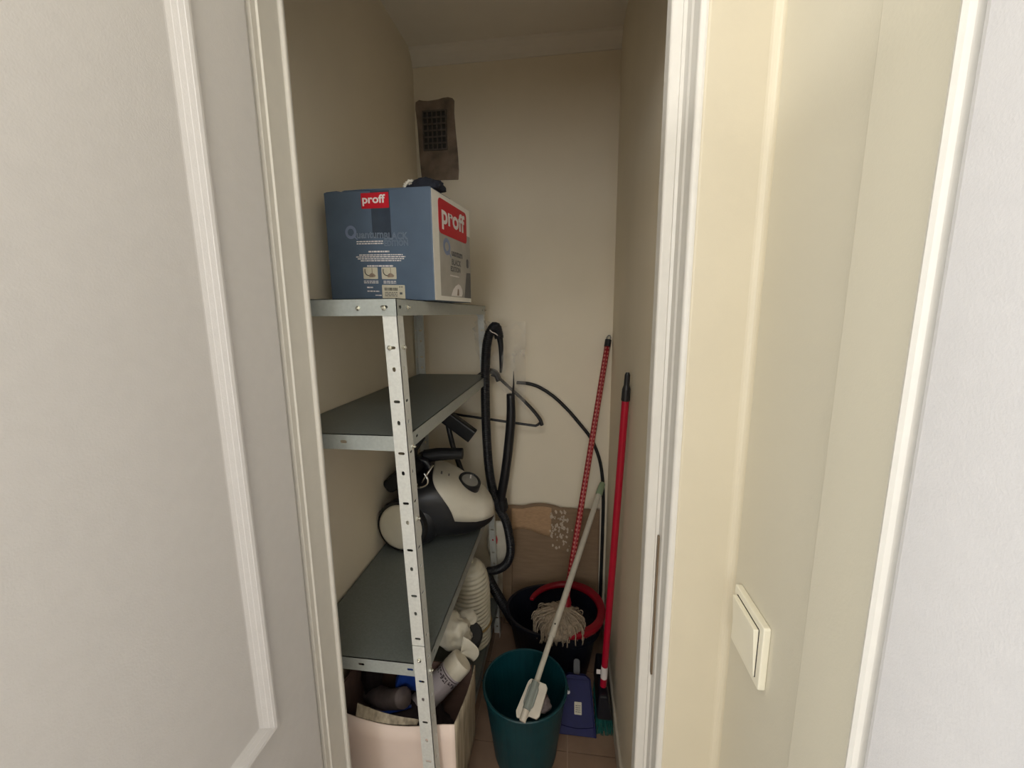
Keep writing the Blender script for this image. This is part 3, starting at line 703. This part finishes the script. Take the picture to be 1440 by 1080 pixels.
# ================================================================== HOSE, HANGER, CABLE, PLASTIC
hs = thing('vacuum_hose', 'black ribbed vacuum hose hanging in a loop from the back shelf post', 'hose', (-0.30, 1.63, 1.0))
path = resample(spline([(-0.268,1.625,1.375),(-0.276,1.625,1.415),(-0.290,1.622,1.420),(-0.312,1.618,1.375),(-0.323,1.615,1.28),(-0.327,1.615,1.10),(-0.322,1.615,0.90),(-0.310,1.62,0.77),
   (-0.285,1.625,0.665),(-0.252,1.63,0.595),(-0.236,1.63,0.52),(-0.232,1.63,0.450),(-0.248,1.63,0.395),(-0.285,1.63,0.362),(-0.335,1.632,0.345)], 10), 0.0040)
b = BM(); tube(b, path, lambda i: (0.0175 if i % 2 else 0.0192), 14); obj('ribbed_hose', b, M_HOSE, hs, smooth=False)
b = BM(); tube(b, spline([(-0.268,1.63,1.385),(-0.263,1.635,1.34),(-0.264,1.64,1.27),(-0.266,1.64,1.235)], 6), lambda i: 0.0135*(1-0.7*i/18), 10); obj('hose_end', b, M_BLACKM, hs, smooth=True)
b = BM(); pp = spline([(-0.2245,1.625,1.150),(-0.224,1.625,1.05),(-0.236,1.625,0.92),(-0.252,1.625,0.80),(-0.270,1.628,0.695),(-0.262,1.63,0.64)], 8)
tube(b, pp, lambda i: 0.0165 + 0.003*min(1, i/10), 14); obj('handle_tube', b, M_BLACK, hs, smooth=True)
b = BM(); tube(b, [(-0.214,1.620,1.145),(-0.211,1.62,1.19),(-0.211,1.62,1.245)], lambda i: (0.006,0.0035,0.001)[i], 8); obj('handle_prong', b, M_BLACK, hs)
b = BM(); tube(b, [(-0.268,1.63,0.690),(-0.262,1.63,0.650)], 0.023, 16); obj('collar', b, M_BLACKM, hs, bevel=0.002)
b = BM(); tube(b, resample(spline([(-0.335,1.632,0.350),(-0.330,1.63,0.31),(-0.300,1.63,0.25),(-0.262,1.64,0.17),(-0.225,1.655,0.09),(-0.190,1.675,0.045),(-0.10,1.708,0.026)], 8), 0.0045), lambda i: (0.0200 if i % 2 else 0.0220), 14); obj('lower_hose', b, M_HOSE, hs)
b = BM(); tube(b, spline([(-0.335,1.675,1.445),(-0.325,1.640,1.432),(-0.297,1.600,1.405),(-0.278,1.598,1.395),(-0.270,1.615,1.385)], 6), 0.0022, 6); obj('tie_string', b, M_TWINE, hs, smooth=True, label='thin white tie string')

hg = thing('clothes_hanger', 'black plastic clothes hanger hung at the back end of the shelf unit', 'hanger', (-0.32, 1.715, 1.23))
HYp = 1.712
def hp(x, z): return Vector((x, HYp, z))
b = BM(); tube(b, spline([hp(-0.318,1.215), hp(-0.290,1.205), hp(-0.245,1.165), hp(-0.20,1.125), hp(-0.150,1.075), hp(-0.112,1.028), hp(-0.102,1.000)], 6), lambda i: 0.0095 + 0.004*(i/36), 10, flat=0.6); obj('arm', b, M_BLACK, hg, smooth=True)
b = BM(); tube(b, spline([hp(-0.335,1.215), hp(-0.365,1.20), hp(-0.42,1.155), hp(-0.48,1.10), hp(-0.53,1.045), hp(-0.545,1.02)], 6), lambda i: 0.0075 + 0.004*(i/30), 10, flat=0.6); obj('arm', b, M_BLACK, hg, smooth=True)
b = BM(); tube(b, spline([hp(-0.545,1.025), hp(-0.52,1.043), hp(-0.45,1.034), hp(-0.30,1.016), hp(-0.15,0.998), hp(-0.125,0.998), hp(-0.108,1.012)], 6), 0.0055, 8); obj('bar', b, M_BLACK, hg, smooth=True)
b = BM(); tube(b, spline([hp(-0.375,1.205), hp(-0.35,1.222), hp(-0.325,1.232), hp(-0.30,1.222), hp(-0.285,1.19)], 5), 0.021, 12, flat=0.6); obj('neck', b, M_BLACK, hg, smooth=True)
b = BM(); tube(b, spline([hp(-0.325,1.235), hp(-0.325,1.275), hp(-0.337,1.305), hp(-0.360,1.30), hp(-0.366,1.285)], 6), 0.0025, 8); obj('hook', b, M_CHROME, hg, smooth=True)

cb = BM(); tube(cb, spline([(-0.218,1.778,1.172),(-0.165,1.778,1.168),(-0.113,1.778,1.150),(-0.05,1.778,1.108),(0.012,1.778,1.048),(0.066,1.778,0.985),(0.108,1.778,0.93),(0.140,1.778,0.86),(0.160,1.778,0.78),(0.1705,1.777,0.66),(0.1715,1.772,0.48),(0.1705,1.765,0.30),(0.169,1.76,0.12),(0.168,1.76,0.008)], 8), 0.0075, 10)
tag(obj('bent_cable', cb, M_BLACKM, None, smooth=True, base=(0.168,1.76,0)), 'thin black cable arching across the back wall down to the corner', 'cable')

# crumpled transparent bag hanging over the hose top
def film(u, v):
    x = -0.375 + 0.21*u; z = 1.435 + 0.012*math.sin(u*9) - 0.36*v*(0.30+0.70*u**0.8)
    y = 1.655 + 0.020*noise.noise(Vector((u*6, v*1.8, 2))) + 0.004*noise.noise(Vector((u*11, v*6, 7))) - 0.03*math.sin(PI*u)*(1-v)
    x += 0.015*noise.noise(Vector((u*4, v*7, 11)))
    z += 0.012*noise.noise(Vector((u*6, v*5, 5)))
    return Vector((x, y, z))
b = BM(); grid(b, film, 34, 40)
tag(obj('clear_plastic_bag', b, M_FILM, None, smooth=True, base=(-0.27,1.655,1.08)), 'crumpled see-through plastic bag draped behind the top of the hanging hose', 'plastic bag')

# ================================================================== RIGHT SIDE: CARDBOARD, BUCKETS, HANDLES
cbd = thing('cardboard_sheet', 'torn brown cardboard sheet leaning on the back wall behind the buckets', 'cardboard', (-0.05, 1.765, 0))
def cb_top(x): return 0.598 + 0.016*max(0, 1-((x+0.105)/0.085)**2)
def cbf(u, v):
    x = -0.285 + 0.442*u; z = 0.003 + (cb_top(x)-0.003)*v
    y = 1.768 - 0.028*(1-v) - 0.010*math.sin(PI*u)*math.sin(PI*min(1, v*1.3))
    return Vector((x, y, z))
b = BM(); grid(b, cbf, 36, 20); o = obj('sheet', b, M_CARD, cbd, smooth=True); md = o.modifiers.new('solid', 'SOLIDIFY'); md.thickness = 0.004; md.offset = 1
def cbs(x, z, off):
    u = (x+0.285)/0.442; v = (z-0.003)/(cb_top(x)-0.003); p = cbf(u, v); p.y -= 0.0045 + off; return p
def patch(name, edge_lo, edge_hi, x0, x1, m, off, n=26):
    b = BM(); rows = []
    for i in range(n):
        x = x0 + (x1-x0)*i/(n-1); lo, hi = edge_lo(x), edge_hi(x)
        rows.append([b.verts.new(cbs(x, lo + (hi-lo)*j/6, off)) for j in range(7)])
    for i in range(n-1):
        for j in range(6): b.faces.new((rows[i][j], rows[i+1][j], rows[i+1][j+1], rows[i][j+1]))
    o = obj(name, b, m, cbd, smooth=True); md = o.modifiers.new('solid', 'SOLIDIFY'); md.thickness = 0.001; md.offset = 1
patch('torn_patch', lambda x: 0.475 + 0.015*math.sin((x+0.26)*24) + 0.005*noise.noise(Vector((x*60,0,0))), lambda x: cb_top(x)-0.012, -0.245, -0.060, M_CARDIN, 0.0012)
rg = random.Random(5)
b = BM()
for k in range(70):
    x = rg.gauss(-0.035, 0.022) if k < 52 else rg.gauss(0.0, 0.022); z = rg.uniform(0.46, 0.585) if k < 52 else rg.uniform(0.40, 0.56)
    s = rg.uniform(0.003, 0.008); vs = []
    for a in range(6):
        rr = s*rg.uniform(0.5, 1.2); xx = min(0.15, max(-0.28, x+rr*math.cos(a*PI/3))); vs.append(b.verts.new(cbs(xx, z+rr*1.5*math.sin(a*PI/3), 0.0016 + 0.0002*(k%5))))
    b.faces.new(vs)
obj('torn_flecks', b, M_TORN, cbd, kind='stuff', recalc=False)
b = BM(); 
def fold(u, v): return Vector((-0.285 + 0.045*u, 1.7575 - 0.035*(1-v) - 0.01*u, 0.05 + 0.36*v))
grid(b, fold, 4, 8); o = obj('bent_edge', b, M_CARD, cbd); md = o.modifiers.new('solid', 'SOLIDIFY'); md.thickness = 0.004

# white packet with a red print between post and hose
wp = thing('white_packet', 'white plastic packet with a faded red print behind the hose bend', 'packet', (-0.30, 1.70, 0.44))
b = blob((-0.295, 1.703, 0.445), (0.055, 0.016, 0.105), 0.12, 1.6, 8.0); obj('packet', b, M_BAG, wp, smooth=True)
b = BM(); prism(b, [(-0.327,0.455),(-0.300,0.450),(-0.298,0.470),(-0.302,0.490),(-0.322,0.488)], Matrix(((1,0,0,0),(0,0,-1,1.6855),(0,1,0,0),(0,0,0,1))), 0, 0.002); obj('print', b, M_RED, wp, label='red print')

# black bucket with a red wringer and the string mop
B2 = Vector((0.008, 1.535, 0)); 
M2 = Matrix.Translation(B2 + Vector((-0.048, 0, 0))) @ Matrix.Diagonal((1.26, 1.0, 1, 1))      # oval bucket
bk2 = thing('black_mop_bucket', 'black oval mop bucket with a red wringer rim in front of the cardboard', 'bucket', B2)
b = BM(); lathe(b, [(0.112, 0.0), (0.114, 0.004), (0.128, 0.10), (0.150, 0.255), (0.157, 0.258), (0.157, 0.266), (0.148, 0.266), (0.146, 0.255), (0.125, 0.10), (0.110, 0.010), (0.002, 0.008)], M2, 48); obj('bucket_body', b, M_DARKB, bk2, smooth=False)
b = BM()
arc = [B2 + Vector((0.147*math.cos(math.radians(a)), 0.147*math.sin(math.radians(a)), 0.275 + 0.004*math.sin(math.radians(a*2)))) for a in range(-88, 172, 5)]
N = len(arc)
sec = [(-0.016,-0.010),(0.012,-0.012),(0.016,0.004),(0.012,0.014),(-0.012,0.014),(-0.018,0.004)]
rings = []
for i, p in enumerate(arc):
    d = (p - B2); d.z = 0; d.normalize()
    k = 1.0 if i < N*0.55 else 1.0 - 0.45*(i-N*0.55)/(N*0.45)
    rings.append([b.verts.new(p + d*(s*k) + UP*(h*k)) for s, h in sec])
for r0, r1 in zip(rings, rings[1:]):
    for k in range(6): b.faces.new((r0[k], r0[(k+1)%6], r1[(k+1)%6], r1[k]))
b.faces.new(rings[0]); b.faces.new(rings[-1][::-1])
obj('wringer', b, M_REDP, bk2, smooth=False, bevel=0.003, label='red plastic wringer rim')
b = BM(); lathe(b, [(0.143, 0.20), (0.135, 0.198), (0.09, 0.175), (0.02, 0.165)], Matrix.Translation(B2 + Vector((0.012,0,0))) @ Matrix.Diagonal((0.92, 0.92, 1, 1)), 32); obj('wringer_basket', b, M_DARKB, bk2)

mp = thing('string_mop', 'cotton string mop with a red speckled handle standing in the black bucket', 'mop', (0.0, 1.46, 0.20))
mt = Vector((0.172, 1.770, 1.365)); mb = Vector((0.004, 1.447, 0.335)); dirm = (mt-mb).normalized()
b = BM(); tube(b, [mb.lerp(mt, k/20*0.972) for k in range(21)], 0.0118, 14, uv=True); obj('handle', b, M_DOTRED, mp, smooth=True, label='red handle with pale speckles')
b = BM(); e0 = mb.lerp(mt, 0.968); tube(b, [e0, e0 + dirm*0.030], 0.0135, 14); obj('handle_cap', b, M_BLACK, mp, label='black handle cap')
b = BM(); c0 = e0 + dirm*0.028; sd_ = Vector((1, 0, 0)); 
tube(b, [c0 + sd_*(-0.0075) , c0 + sd_*(-0.008) + dirm*0.012, c0 + sd_*(-0.003) + dirm*0.021, c0 + sd_*0.003 + dirm*0.021, c0 + sd_*0.008 + dirm*0.012, c0 + sd_*0.0075], 0.0028, 8); obj('hang_loop', b, M_GREYP, mp)
b = BM(); tube(b, [mb - dirm*0.02, mb + dirm*0.03, mb + dirm*0.05], lambda i: (0.024, 0.022, 0.014)[i], 14); obj('socket', b, M_REDP, mp)
b = blob((-0.012, 1.425, 0.295), (0.082, 0.062, 0.060), 0.18, 2.0, 3.3); obj('string_core', b, M_STRING, mp, smooth=True)
b = BM(); rg = random.Random(11)
for k in range(230):
    a = rg.uniform(0, 2*PI); rr = rg.uniform(0.6, 1.05)
    st0 = Vector((-0.010 + 0.022*math.cos(a), 1.430 + 0.018*math.sin(a), 0.352))
    mid = Vector((-0.012 + 0.070*rr*math.cos(a), 1.425 + 0.056*rr*math.sin(a), 0.330 + rg.uniform(-0.012, 0.014)))
    lo_ = Vector((-0.015 + 0.098*rr*math.cos(a) + rg.uniform(-.012, .012), 1.425 + 0.068*rr*math.sin(a), rg.uniform(0.230, 0.305)))
    if lo_.y < 1.378: lo_.y = 1.372
    m2 = (mid+lo_)/2 + Vector((0.010*math.cos(a), 0.010*math.sin(a), 0.012))
    q = [st0, mid, m2, lo_]
    if rg.random() < 0.18: q.append(lo_ + Vector((rg.uniform(-.02,.02), rg.uniform(-.005,.02), rg.uniform(-0.03, 0.03))))
    tube(b, [p_ + Vector((0.004*noise.noise(p_*70 + Vector((k,0,0))), 0.003*noise.noise(p_*70 + Vector((0,k,0))), 0)) for p_ in spline(q, 4)], 0.0026, 5)
obj('strings', b, M_STRING, mp, smooth=True, kind='stuff')

# teal bucket
B1 = Vector((-0.122, 1.166, 0))
bk1 = thing('teal_bucket', 'teal plastic bucket on the tiles in front of the black bucket', 'bucket', B1)
b = BM(); lathe(b, [(0.096, 0.0), (0.100, 0.003), (0.104, 0.02), (0.134, 0.262), (0.139, 0.264), (0.140, 0.274), (0.137, 0.277), (0.132, 0.275), (0.130, 0.262), (0.101, 0.02), (0.096, 0.010), (0.002, 0.009)], Matrix.Translation(B1), 48); obj('bucket_body', b, M_TEAL, bk1, smooth=False)
b = BM(); tube(b, [B1 + Vector((0.1425*math.cos(math.radians(a)), 0.1425*math.sin(math.radians(a)), 0.262 - 0.060*math.sin(math.radians(a)))) for a in range(0, 181, 10)], 0.0022, 6); obj('bail_handle', b, M_TEAL, bk1)
b = blob((-0.066, 1.105, 0.268), (0.028, 0.026, 0.024), 0.3, 2.0, 6.6); 
tag(obj('grey_rag', b, M_GREYROLL, None, smooth=True, base=(-0.075,1.12,0.235)), 'crumpled grey rag inside the teal bucket behind the white pad', 'rag')

# squeegee / flat mop with pale pole
sq = thing('window_cleaner_pole', 'pale telescopic pole with a white flat pad standing in the teal bucket', 'squeegee', (-0.11, 1.07, 0.25))
p0 = Vector((-0.104, 1.040, 0.306)); p1 = Vector((0.163, 1.745, 0.735)); dq = (p1-p0).normalized(); Lq = (p1-p0).length
b = BM(); tube(b, [p0 + dq*0.06, p0 + dq*0.22], 0.0088, 14); obj('lower_pole', b, M_POLE, sq)
b = BM(); tube(b, [p0 + dq*0.215, p0 + dq*0.226, p0 + dq*0.228, p0 + dq*(Lq-0.06)], lambda i: (0.0115, 0.0115, 0.0108, 0.0108)[i], 14); obj('upper_pole', b, M_POLE, sq)
b = BM(); tube(b, [p0 + dq*(Lq-0.065), p0 + dq*(Lq-0.06), p0 + dq*(Lq-0.005), p0 + dq*Lq], lambda i: (0.0125, 0.0145, 0.013, 0.010)[i], 14); obj('end_grip', b, M_SAGE, sq, label='sage green end grip')
side = Vector((1, -0.15, 0)); side = (side - dq*side.dot(dq)).normalized(); nq = side.cross(dq).normalized()
if nq.y > 0: nq = -nq
MQ = Matrix((side, dq, nq)).transposed().to_4x4(); MQ.translation = p0
b = BM(); prism(b, [(-0.030,-0.012),(-0.022,-0.026),(0.004,-0.022),(0.010,-0.010),(0.034,-0.008),(0.040,0.002),(0.038,0.075),(0.030,0.083),(-0.018,0.080),(-0.024,0.070)], MQ, -0.006, 0.004); obj('pad', b, M_HEADW, sq, bevel=0.002, label='white flat pad')
b = BM(); prism(b, rrect(-0.016, 0.004, 0.016, 0.070, 0.014, 5), MQ, 0.004, 0.014); obj('pad_bracket', b, M_CLEARG, sq, bevel=0.003, label='grey-green pad bracket')
b = BM(); tube(b, [p0 + dq*0.0 + nq*0.012, p0 + dq*0.075 + nq*0.006], lambda i: (0.012, 0.0125)[i], 12); obj('socket', b, M_CLEARG, sq)
b = BM(); tube(b, [p0 + dq*(-0.030) + nq*0.012, p0 + dq*0.0 + nq*0.012], 0.010, 12); obj('socket_end', b, M_HEADW, sq)
b = BM(); tube(b, [p0 + dq*0.252 + nq*0.0095, p0 + dq*0.252 + nq*0.0115], 0.003, 8); obj('lock_button', b, M_GAP, sq)

# broom with red handle
br = thing('broom', 'broom with a plain red handle and teal bristles leaning on the right wall', 'broom', (0.15, 1.28, 0))
t1 = Vector((0.1755, 1.217, 1.300)); t0 = Vector((0.1435, 1.290, 0.170)); db = (t1-t0).normalized()
Lb = (t1-t0).length
b = BM(); tube(b, [t0, t0 + db*(Lb-0.075)], 0.0112, 16); obj('handle', b, M_REDH, br, smooth=False, label='red metal handle')
b = BM(); g0 = t0 + db*(Lb-0.085); tube(b, [g0, g0 + db*0.004, g0 + db*0.035, g0 + db*0.048, g0 + db*0.078, g0 + db*0.085], lambda i: (0.0125, 0.0130, 0.0122, 0.0085, 0.0080, 0.005)[i], 16); obj('hand_grip', b, M_BLACK, br, label='black hanging grip')
b = BM(); tube(b, [t0 + db*0.035, t0 + db*0.085], 0.0116, 16); obj('sticker', b, M_WPRINT, br, label='white sticker')
b = BM(); prism(b, [(0.118, 0.222), (0.132, 0.222), (0.132, 0.240), (0.118, 0.240)], Matrix(((1,0,0,0),(0,0,-1,1.283),(0,1,0,0),(0,0,0,1))), 0, 0.0012); obj('sticker_tab', b, M_WPRINT, br)
b = BM(); pr = [(0.128,0.160),(0.158,0.160),(0.172,0.085),(0.174,0.062),(0.122,0.062),(0.122,0.085)]
prism(b, pr, Matrix(((1,0,0,0),(0,0,-1,1.285),(0,1,0,0),(0,0,0,1))), -0.16, 0.030); obj('broom_head', b, M_DARKB, br, bevel=0.006, label='dark navy broom head')
b = BM(); rg = random.Random(21)
for i in range(9):
    for j in range(24):
        x = 0.1265 + i*0.0054; y = 1.262 + j*0.0075
        sp = (x-0.142)*0.35
        tube(b, [(x, y, 0.070), (x+sp*0.5+rg.uniform(-.002,.002), y+rg.uniform(-.003,.003), 0.035), (x+sp+rg.uniform(-.003,.003), y-0.006+rg.uniform(-.004,.004), 0.001)], lambda k: (0.0024, 0.0022, 0.0016)[k], 4)
obj('bristles', b, M_TEALB, br, kind='stuff', label='teal bristles')

# blue dustpan leaning upright on the black bucket
dp = thing('blue_dustpan', 'blue plastic dustpan leaning upright against the black bucket', 'dustpan', (0.06, 1.30, 0))
MDp = axis_mat((0.052, 1.246, 0.004), Vector((0, -0.78, 0.62)), (1, 0.0, 0))   # local x right, y up the pan, z to camera
yd = MDp.to_3x3() @ Vector((0, 1, 0))
if yd.z < 0: MDp = MDp @ Matrix.Rotation(PI, 4, 'Z')
def dpx(x): return x
b = BM(); prism(b, [(-0.066,0.0),(0.066,0.0),(0.060,0.09),(0.050,0.165),(0.030,0.178),(-0.030,0.178),(-0.050,0.165),(-0.060,0.09)], MDp, 0, 0.003); obj('pan', b, M_BLUE, dp, bevel=0.001)
b = BM()
for s in (-1, 1):
    q = [(s*0.066,0.0),(s*0.0615,0.0),(s*0.0465,0.163),(s*0.050,0.165)]
    prism(b, q if s < 0 else q[::-1], MDp, 0.003, 0.030)
prism(b, [(-0.048,0.163),(0.048,0.163),(0.030,0.176),(-0.030,0.176)], MDp, 0.003, 0.034)
obj('side_wall', b, M_BLUE, dp, bevel=0.001)
b = BM(); prism(b, [(-0.069,-0.004),(0.069,-0.004),(0.067,0.026),(0.040,0.020),(0.0,0.016),(-0.040,0.020),(-0.067,0.026)], MDp, 0.003, 0.007); obj('front_lip', b, M_BLUE, dp, bevel=0.0015)
b = BM(); prism(b, rrect(-0.008, 0.055, 0.018, 0.092, 0.002), MDp, 0.003, 0.0038); lb = obj('sticker', b, M_CREAMPRINT, dp, label='pale sticker')
b = BM(); rng = random.Random(9)
for v in (0.062, 0.068, 0.074, 0.080): word_bars(b, MDp, -0.004, 0.014, v, 0.0022, rng, 0.0042)
obj('fine_print', b, M_DPRINT, lb, kind='stuff', recalc=False)
b = BM(); lathe(b, [(0.0065, 0.003), (0.0065, 0.0042)], MDp @ Matrix.Translation((-0.030, 0.118, 0)), 14); obj('hole_plug', b, M_WPRINT, dp, label='small white dot')
b = BM(); prism(b, rrect(-0.013, 0.172, 0.013, 0.225, 0.011), MDp, 0.0, 0.012); obj('handle', b, M_DARKB, dp, bevel=0.002, label='dark dustpan handle')

# ================================================================== LOWER LEFT: CARTON AND CONTENTS, RIBBED BAG
CZ0, CY0, CX0, CX1 = 0.1805, 0.852, -0.600, -0.268
cr = thing('open_carton', 'open pinkish white carton on the bottom shelf behind the front post', 'carton', (-0.43, 0.96, CZ0))
def cfront(u, v):
    x = CX0 + (CX1-CX0)*u; zt = 0.452 - 0.012*math.sin(PI*min(1, max(0, (u-0.1)/0.8)))
    return Vector((x, CY0 - 0.012*math.sin(PI*u)*v, CZ0 + (zt-CZ0)*v))
b = BM(); grid(b, cfront, 24, 6); o = obj('front_panel', b, M_CARTON, cr, smooth=True); md = o.modifiers.new('solid', 'SOLIDIFY'); md.thickness = 0.003; md.offset = -1
def cright(u, v):
    zt = 0.452 - 0.020*u + 0.012*math.sin(PI*u)
    return Vector((CX1 + 0.010*math.sin(PI*u)*v + 0.006*u*v, CY0 + 0.20*u, CZ0 + (zt-CZ0)*v))
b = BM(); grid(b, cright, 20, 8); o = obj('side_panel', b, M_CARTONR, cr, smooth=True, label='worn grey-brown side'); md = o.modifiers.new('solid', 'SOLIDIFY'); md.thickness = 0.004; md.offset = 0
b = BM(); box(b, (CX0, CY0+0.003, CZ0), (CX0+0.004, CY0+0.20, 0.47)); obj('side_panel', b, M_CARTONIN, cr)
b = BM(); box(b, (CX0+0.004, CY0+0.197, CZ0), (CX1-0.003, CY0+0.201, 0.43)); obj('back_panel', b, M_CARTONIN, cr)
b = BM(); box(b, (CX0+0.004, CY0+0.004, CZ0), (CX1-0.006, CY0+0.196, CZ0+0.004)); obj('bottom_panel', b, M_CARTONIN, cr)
b = BM()
def flap(u, v):
    x = -0.530 + 0.165*u; p = cfront((x-CX0)/(CX1-CX0), 1.0)
    hgt = 0.026*(1-u)**0.7 * v
    return Vector((p.x, p.y + 0.004 + 0.012*v, p.z - 0.002 + hgt))
grid(b, flap, 14, 4); o = obj('front_flap', b, M_CARTONR, cr); md = o.modifiers.new('solid', 'SOLIDIFY'); md.thickness = 0.003
# contents
b = BM(); tube(b, spline([(-0.585,1.02,0.33),(-0.54,0.985,0.36),(-0.49,0.955,0.385),(-0.435,0.93,0.425)], 6), 0.026, 16)
tag(obj('paper_roll', b, M_GREYROLL, None, smooth=True, base=(-0.50,0.96,0.30)), 'dull grey paper roll lying inside the open carton', 'roll')
b = BM(); box(b, (-0.035, -0.02, -0.05), (0.035, 0.02, 0.05), Matrix.Translation((-0.432,0.985,0.455)) @ Matrix.Rotation(0.35, 4, 'Y') @ Matrix.Rotation(0.3, 4, 'Z'))
tag(obj('blue_packet', b, M_BLUEPK, None, bevel=0.008, base=(-0.432,0.985,0.40)), 'blue packet standing in the open carton just left of the front post', 'packet')
b = blob((-0.565, 1.005, 0.42), (0.030, 0.028, 0.085), 0.25, 1.8, 1.2)
tag(obj('dark_rag', b, M_DARKRAG, None, smooth=True, base=(-0.565,1.0,0.34)), 'dark brown rag bunched at the left in the open carton', 'rag')
b = blob((-0.44, 0.95, 0.305), (0.13, 0.080, 0.070), 0.22, 1.8, 5.5)
tag(obj('dark_cloth_heap', b, M_DARKRAG, None, smooth=True, base=(-0.44,0.95,0.24)), 'dark cloth heap filling the bottom of the open carton', 'cloth')
b = BM(); tube(b, spline([(-0.545,0.93,0.375),(-0.50,0.925,0.372),(-0.45,0.925,0.388),(-0.415,0.93,0.40)], 6), 0.004, 8)
tag(obj('blue_rope', b, M_BLUEPK, None, smooth=True, base=(-0.48,0.93,0.37)), 'thin dark blue rope across the contents of the open carton', 'rope')

# white canister with cap
bt = thing('white_canister', 'tilted white canister with a white cap leaning out of the open carton', 'canister', (-0.40, 0.98, 0.34))
c0 = Vector((-0.425, 0.972, 0.335)); c1 = Vector((-0.295, 1.040, 0.459)); dc = (c1-c0).normalized(); Lc = (c1-c0).length
MC = axis_mat(c0, dc, (0, -1, 0.3))
b = BM(); lathe(b, [(0.030, -0.03), (0.036, -0.026), (0.0365, Lc-0.048), (0.034, Lc-0.043)], MC, 36); obj('canister_body', b, M_LAV, bt, label='pale lavender printed body')
b = BM(); lathe(b, [(0.0355, Lc-0.043), (0.0372, Lc-0.041), (0.0365, Lc-0.006), (0.034, Lc), (0.030, Lc+0.001)], MC, 36); obj('cap', b, M_CAP, bt, label='white cap')
b = BM(); lathe(b, [(0.0367, Lc-0.0500), (0.0367, Lc-0.0475)], MC, 36, caps=False); obj('label_line', b, M_PURP, bt)
# dark print: blocky unreadable letters wrapped around the body near the cap
b = BM(); rg = random.Random(31)
for k in range(26):
    a = 2*PI*k/26
    for s in range(3):
        if rg.random() < 0.85:
            z0 = Lc-0.067 + s*0.0045; z1 = z0 + 0.0040; a1 = a + 2*PI/26*rg.choice((0.35, 0.6, 0.8))
            vs = [b.verts.new(MC @ Vector((0.0369*math.cos(t), 0.0369*math.sin(t), zz))) for t, zz in ((a, z0), (a1, z0), (a1, z1), (a, z1))]
            b.faces.new(vs)
obj('dark_print', b, M_PURP, bt, kind='stuff', recalc=False)

# crumpled white bag around the canister and behind
wb = thing('white_plastic_bag', 'crumpled white plastic bag stuffed behind the white canister', 'plastic bag', (-0.33, 1.12, 0.40))
b = blob((-0.350, 1.118, 0.485), (0.062, 0.045, 0.055), 0.30, 1.7, 9.4, Matrix.Rotation(0.5, 3, 'Y')); obj('bag', b, M_BAG, wb, smooth=True)
def bagflap(u, v):
    ang = -0.9 + 2.3*v; r = 0.056*u**0.8
    p = Vector((-0.296 + r*math.cos(ang)*1.0 - 0.012, 1.062 + 0.012*u, 0.452 + r*math.sin(ang)*0.95 + 0.006))
    p.y += 0.007*math.sin(3.2*v + 2*u) ; p.z += 0.003*math.sin(7*v)*u
    return p
b = BM(); grid(b, bagflap, 14, 18); o = obj('bag_flap', b, M_BAG, wb, smooth=True); md = o.modifiers.new('solid', 'SOLIDIFY'); md.thickness = 0.0015
b = blob((-0.318, 1.185, 0.475), (0.036, 0.030, 0.026), 0.22, 1.6, 12.0); obj('bag_knot', b, M_BAG, wb, smooth=True)
b = BM(); lathe(b, [(0.036,-0.03),(0.040,-0.026),(0.040,0.02),(0.034,0.024),(0.002,0.024)], axis_mat((-0.300, 1.150, 0.440), (0.25,-0.45,0.85)), 28)  # round dark item, kind unknown
tag(obj('black_item', b, M_BLACKM, None, base=(-0.30,1.15,0.40)), 'round black plastic bowl peeking out behind the white canister', 'item')

# ribbed white plastic bundle
rb = thing('ribbed_plastic_bundle', 'tall bundle of white ribbed plastic standing on the bottom shelf behind the bag', 'bundle', (-0.365, 1.43, 0.1805))
RC = Vector((-0.365, 1.43, 0))
b = BM(); prof = []
Z0, Z1 = 0.185, 0.520; N = 150
for k in range(N+1):
    t = k/N; zz = Z0 + (Z1-Z0)*t
    r = 0.076
    if t > 0.62: r = 0.076*max(0.0, 1-((t-0.62)/0.40)**2.6)**0.5*0.98 + 0.0
    r = max(r, 0.010)
    amp = 0.0026 if t < 0.72 else 0.0014
    r += amp*math.sin(2*PI*(zz-Z0)/0.0165)
    prof.append((r, zz))
lathe(b, prof, Matrix.Translation(RC), 40)
for v in b.verts:
    d = v.co - RC; a = math.atan2(d.y, d.x)
    v.co.z += 0.006*math.sin(a*1 + 0.6) + 0.0025*noise.noise(Vector((math.cos(a)*2, math.sin(a)*2, v.co.z*20)))
    v.co.x += 0.004*noise.noise(Vector((0, 0, v.co.z*9)))
obj('ribbed_wrap', b, M_RIB, rb, smooth=True)
b = BM()
tube(b, [RC + Vector((0.0775*math.cos(math.radians(a)), 0.0775*math.sin(math.radians(a)), 0.262 + 0.006*math.sin(math.radians(a)+0.6))) for a in range(0, 361, 10)], 0.0050, 6, caps=False); obj('band', b, M_OCHRE, rb, label='yellowish band')
b = blob(RC + Vector((0.0, 0.0, 0.528)), (0.014, 0.014, 0.020), 0.3, 2.5, 3.0, sub=3); obj('tied_top', b, M_RIB, rb, smooth=True)
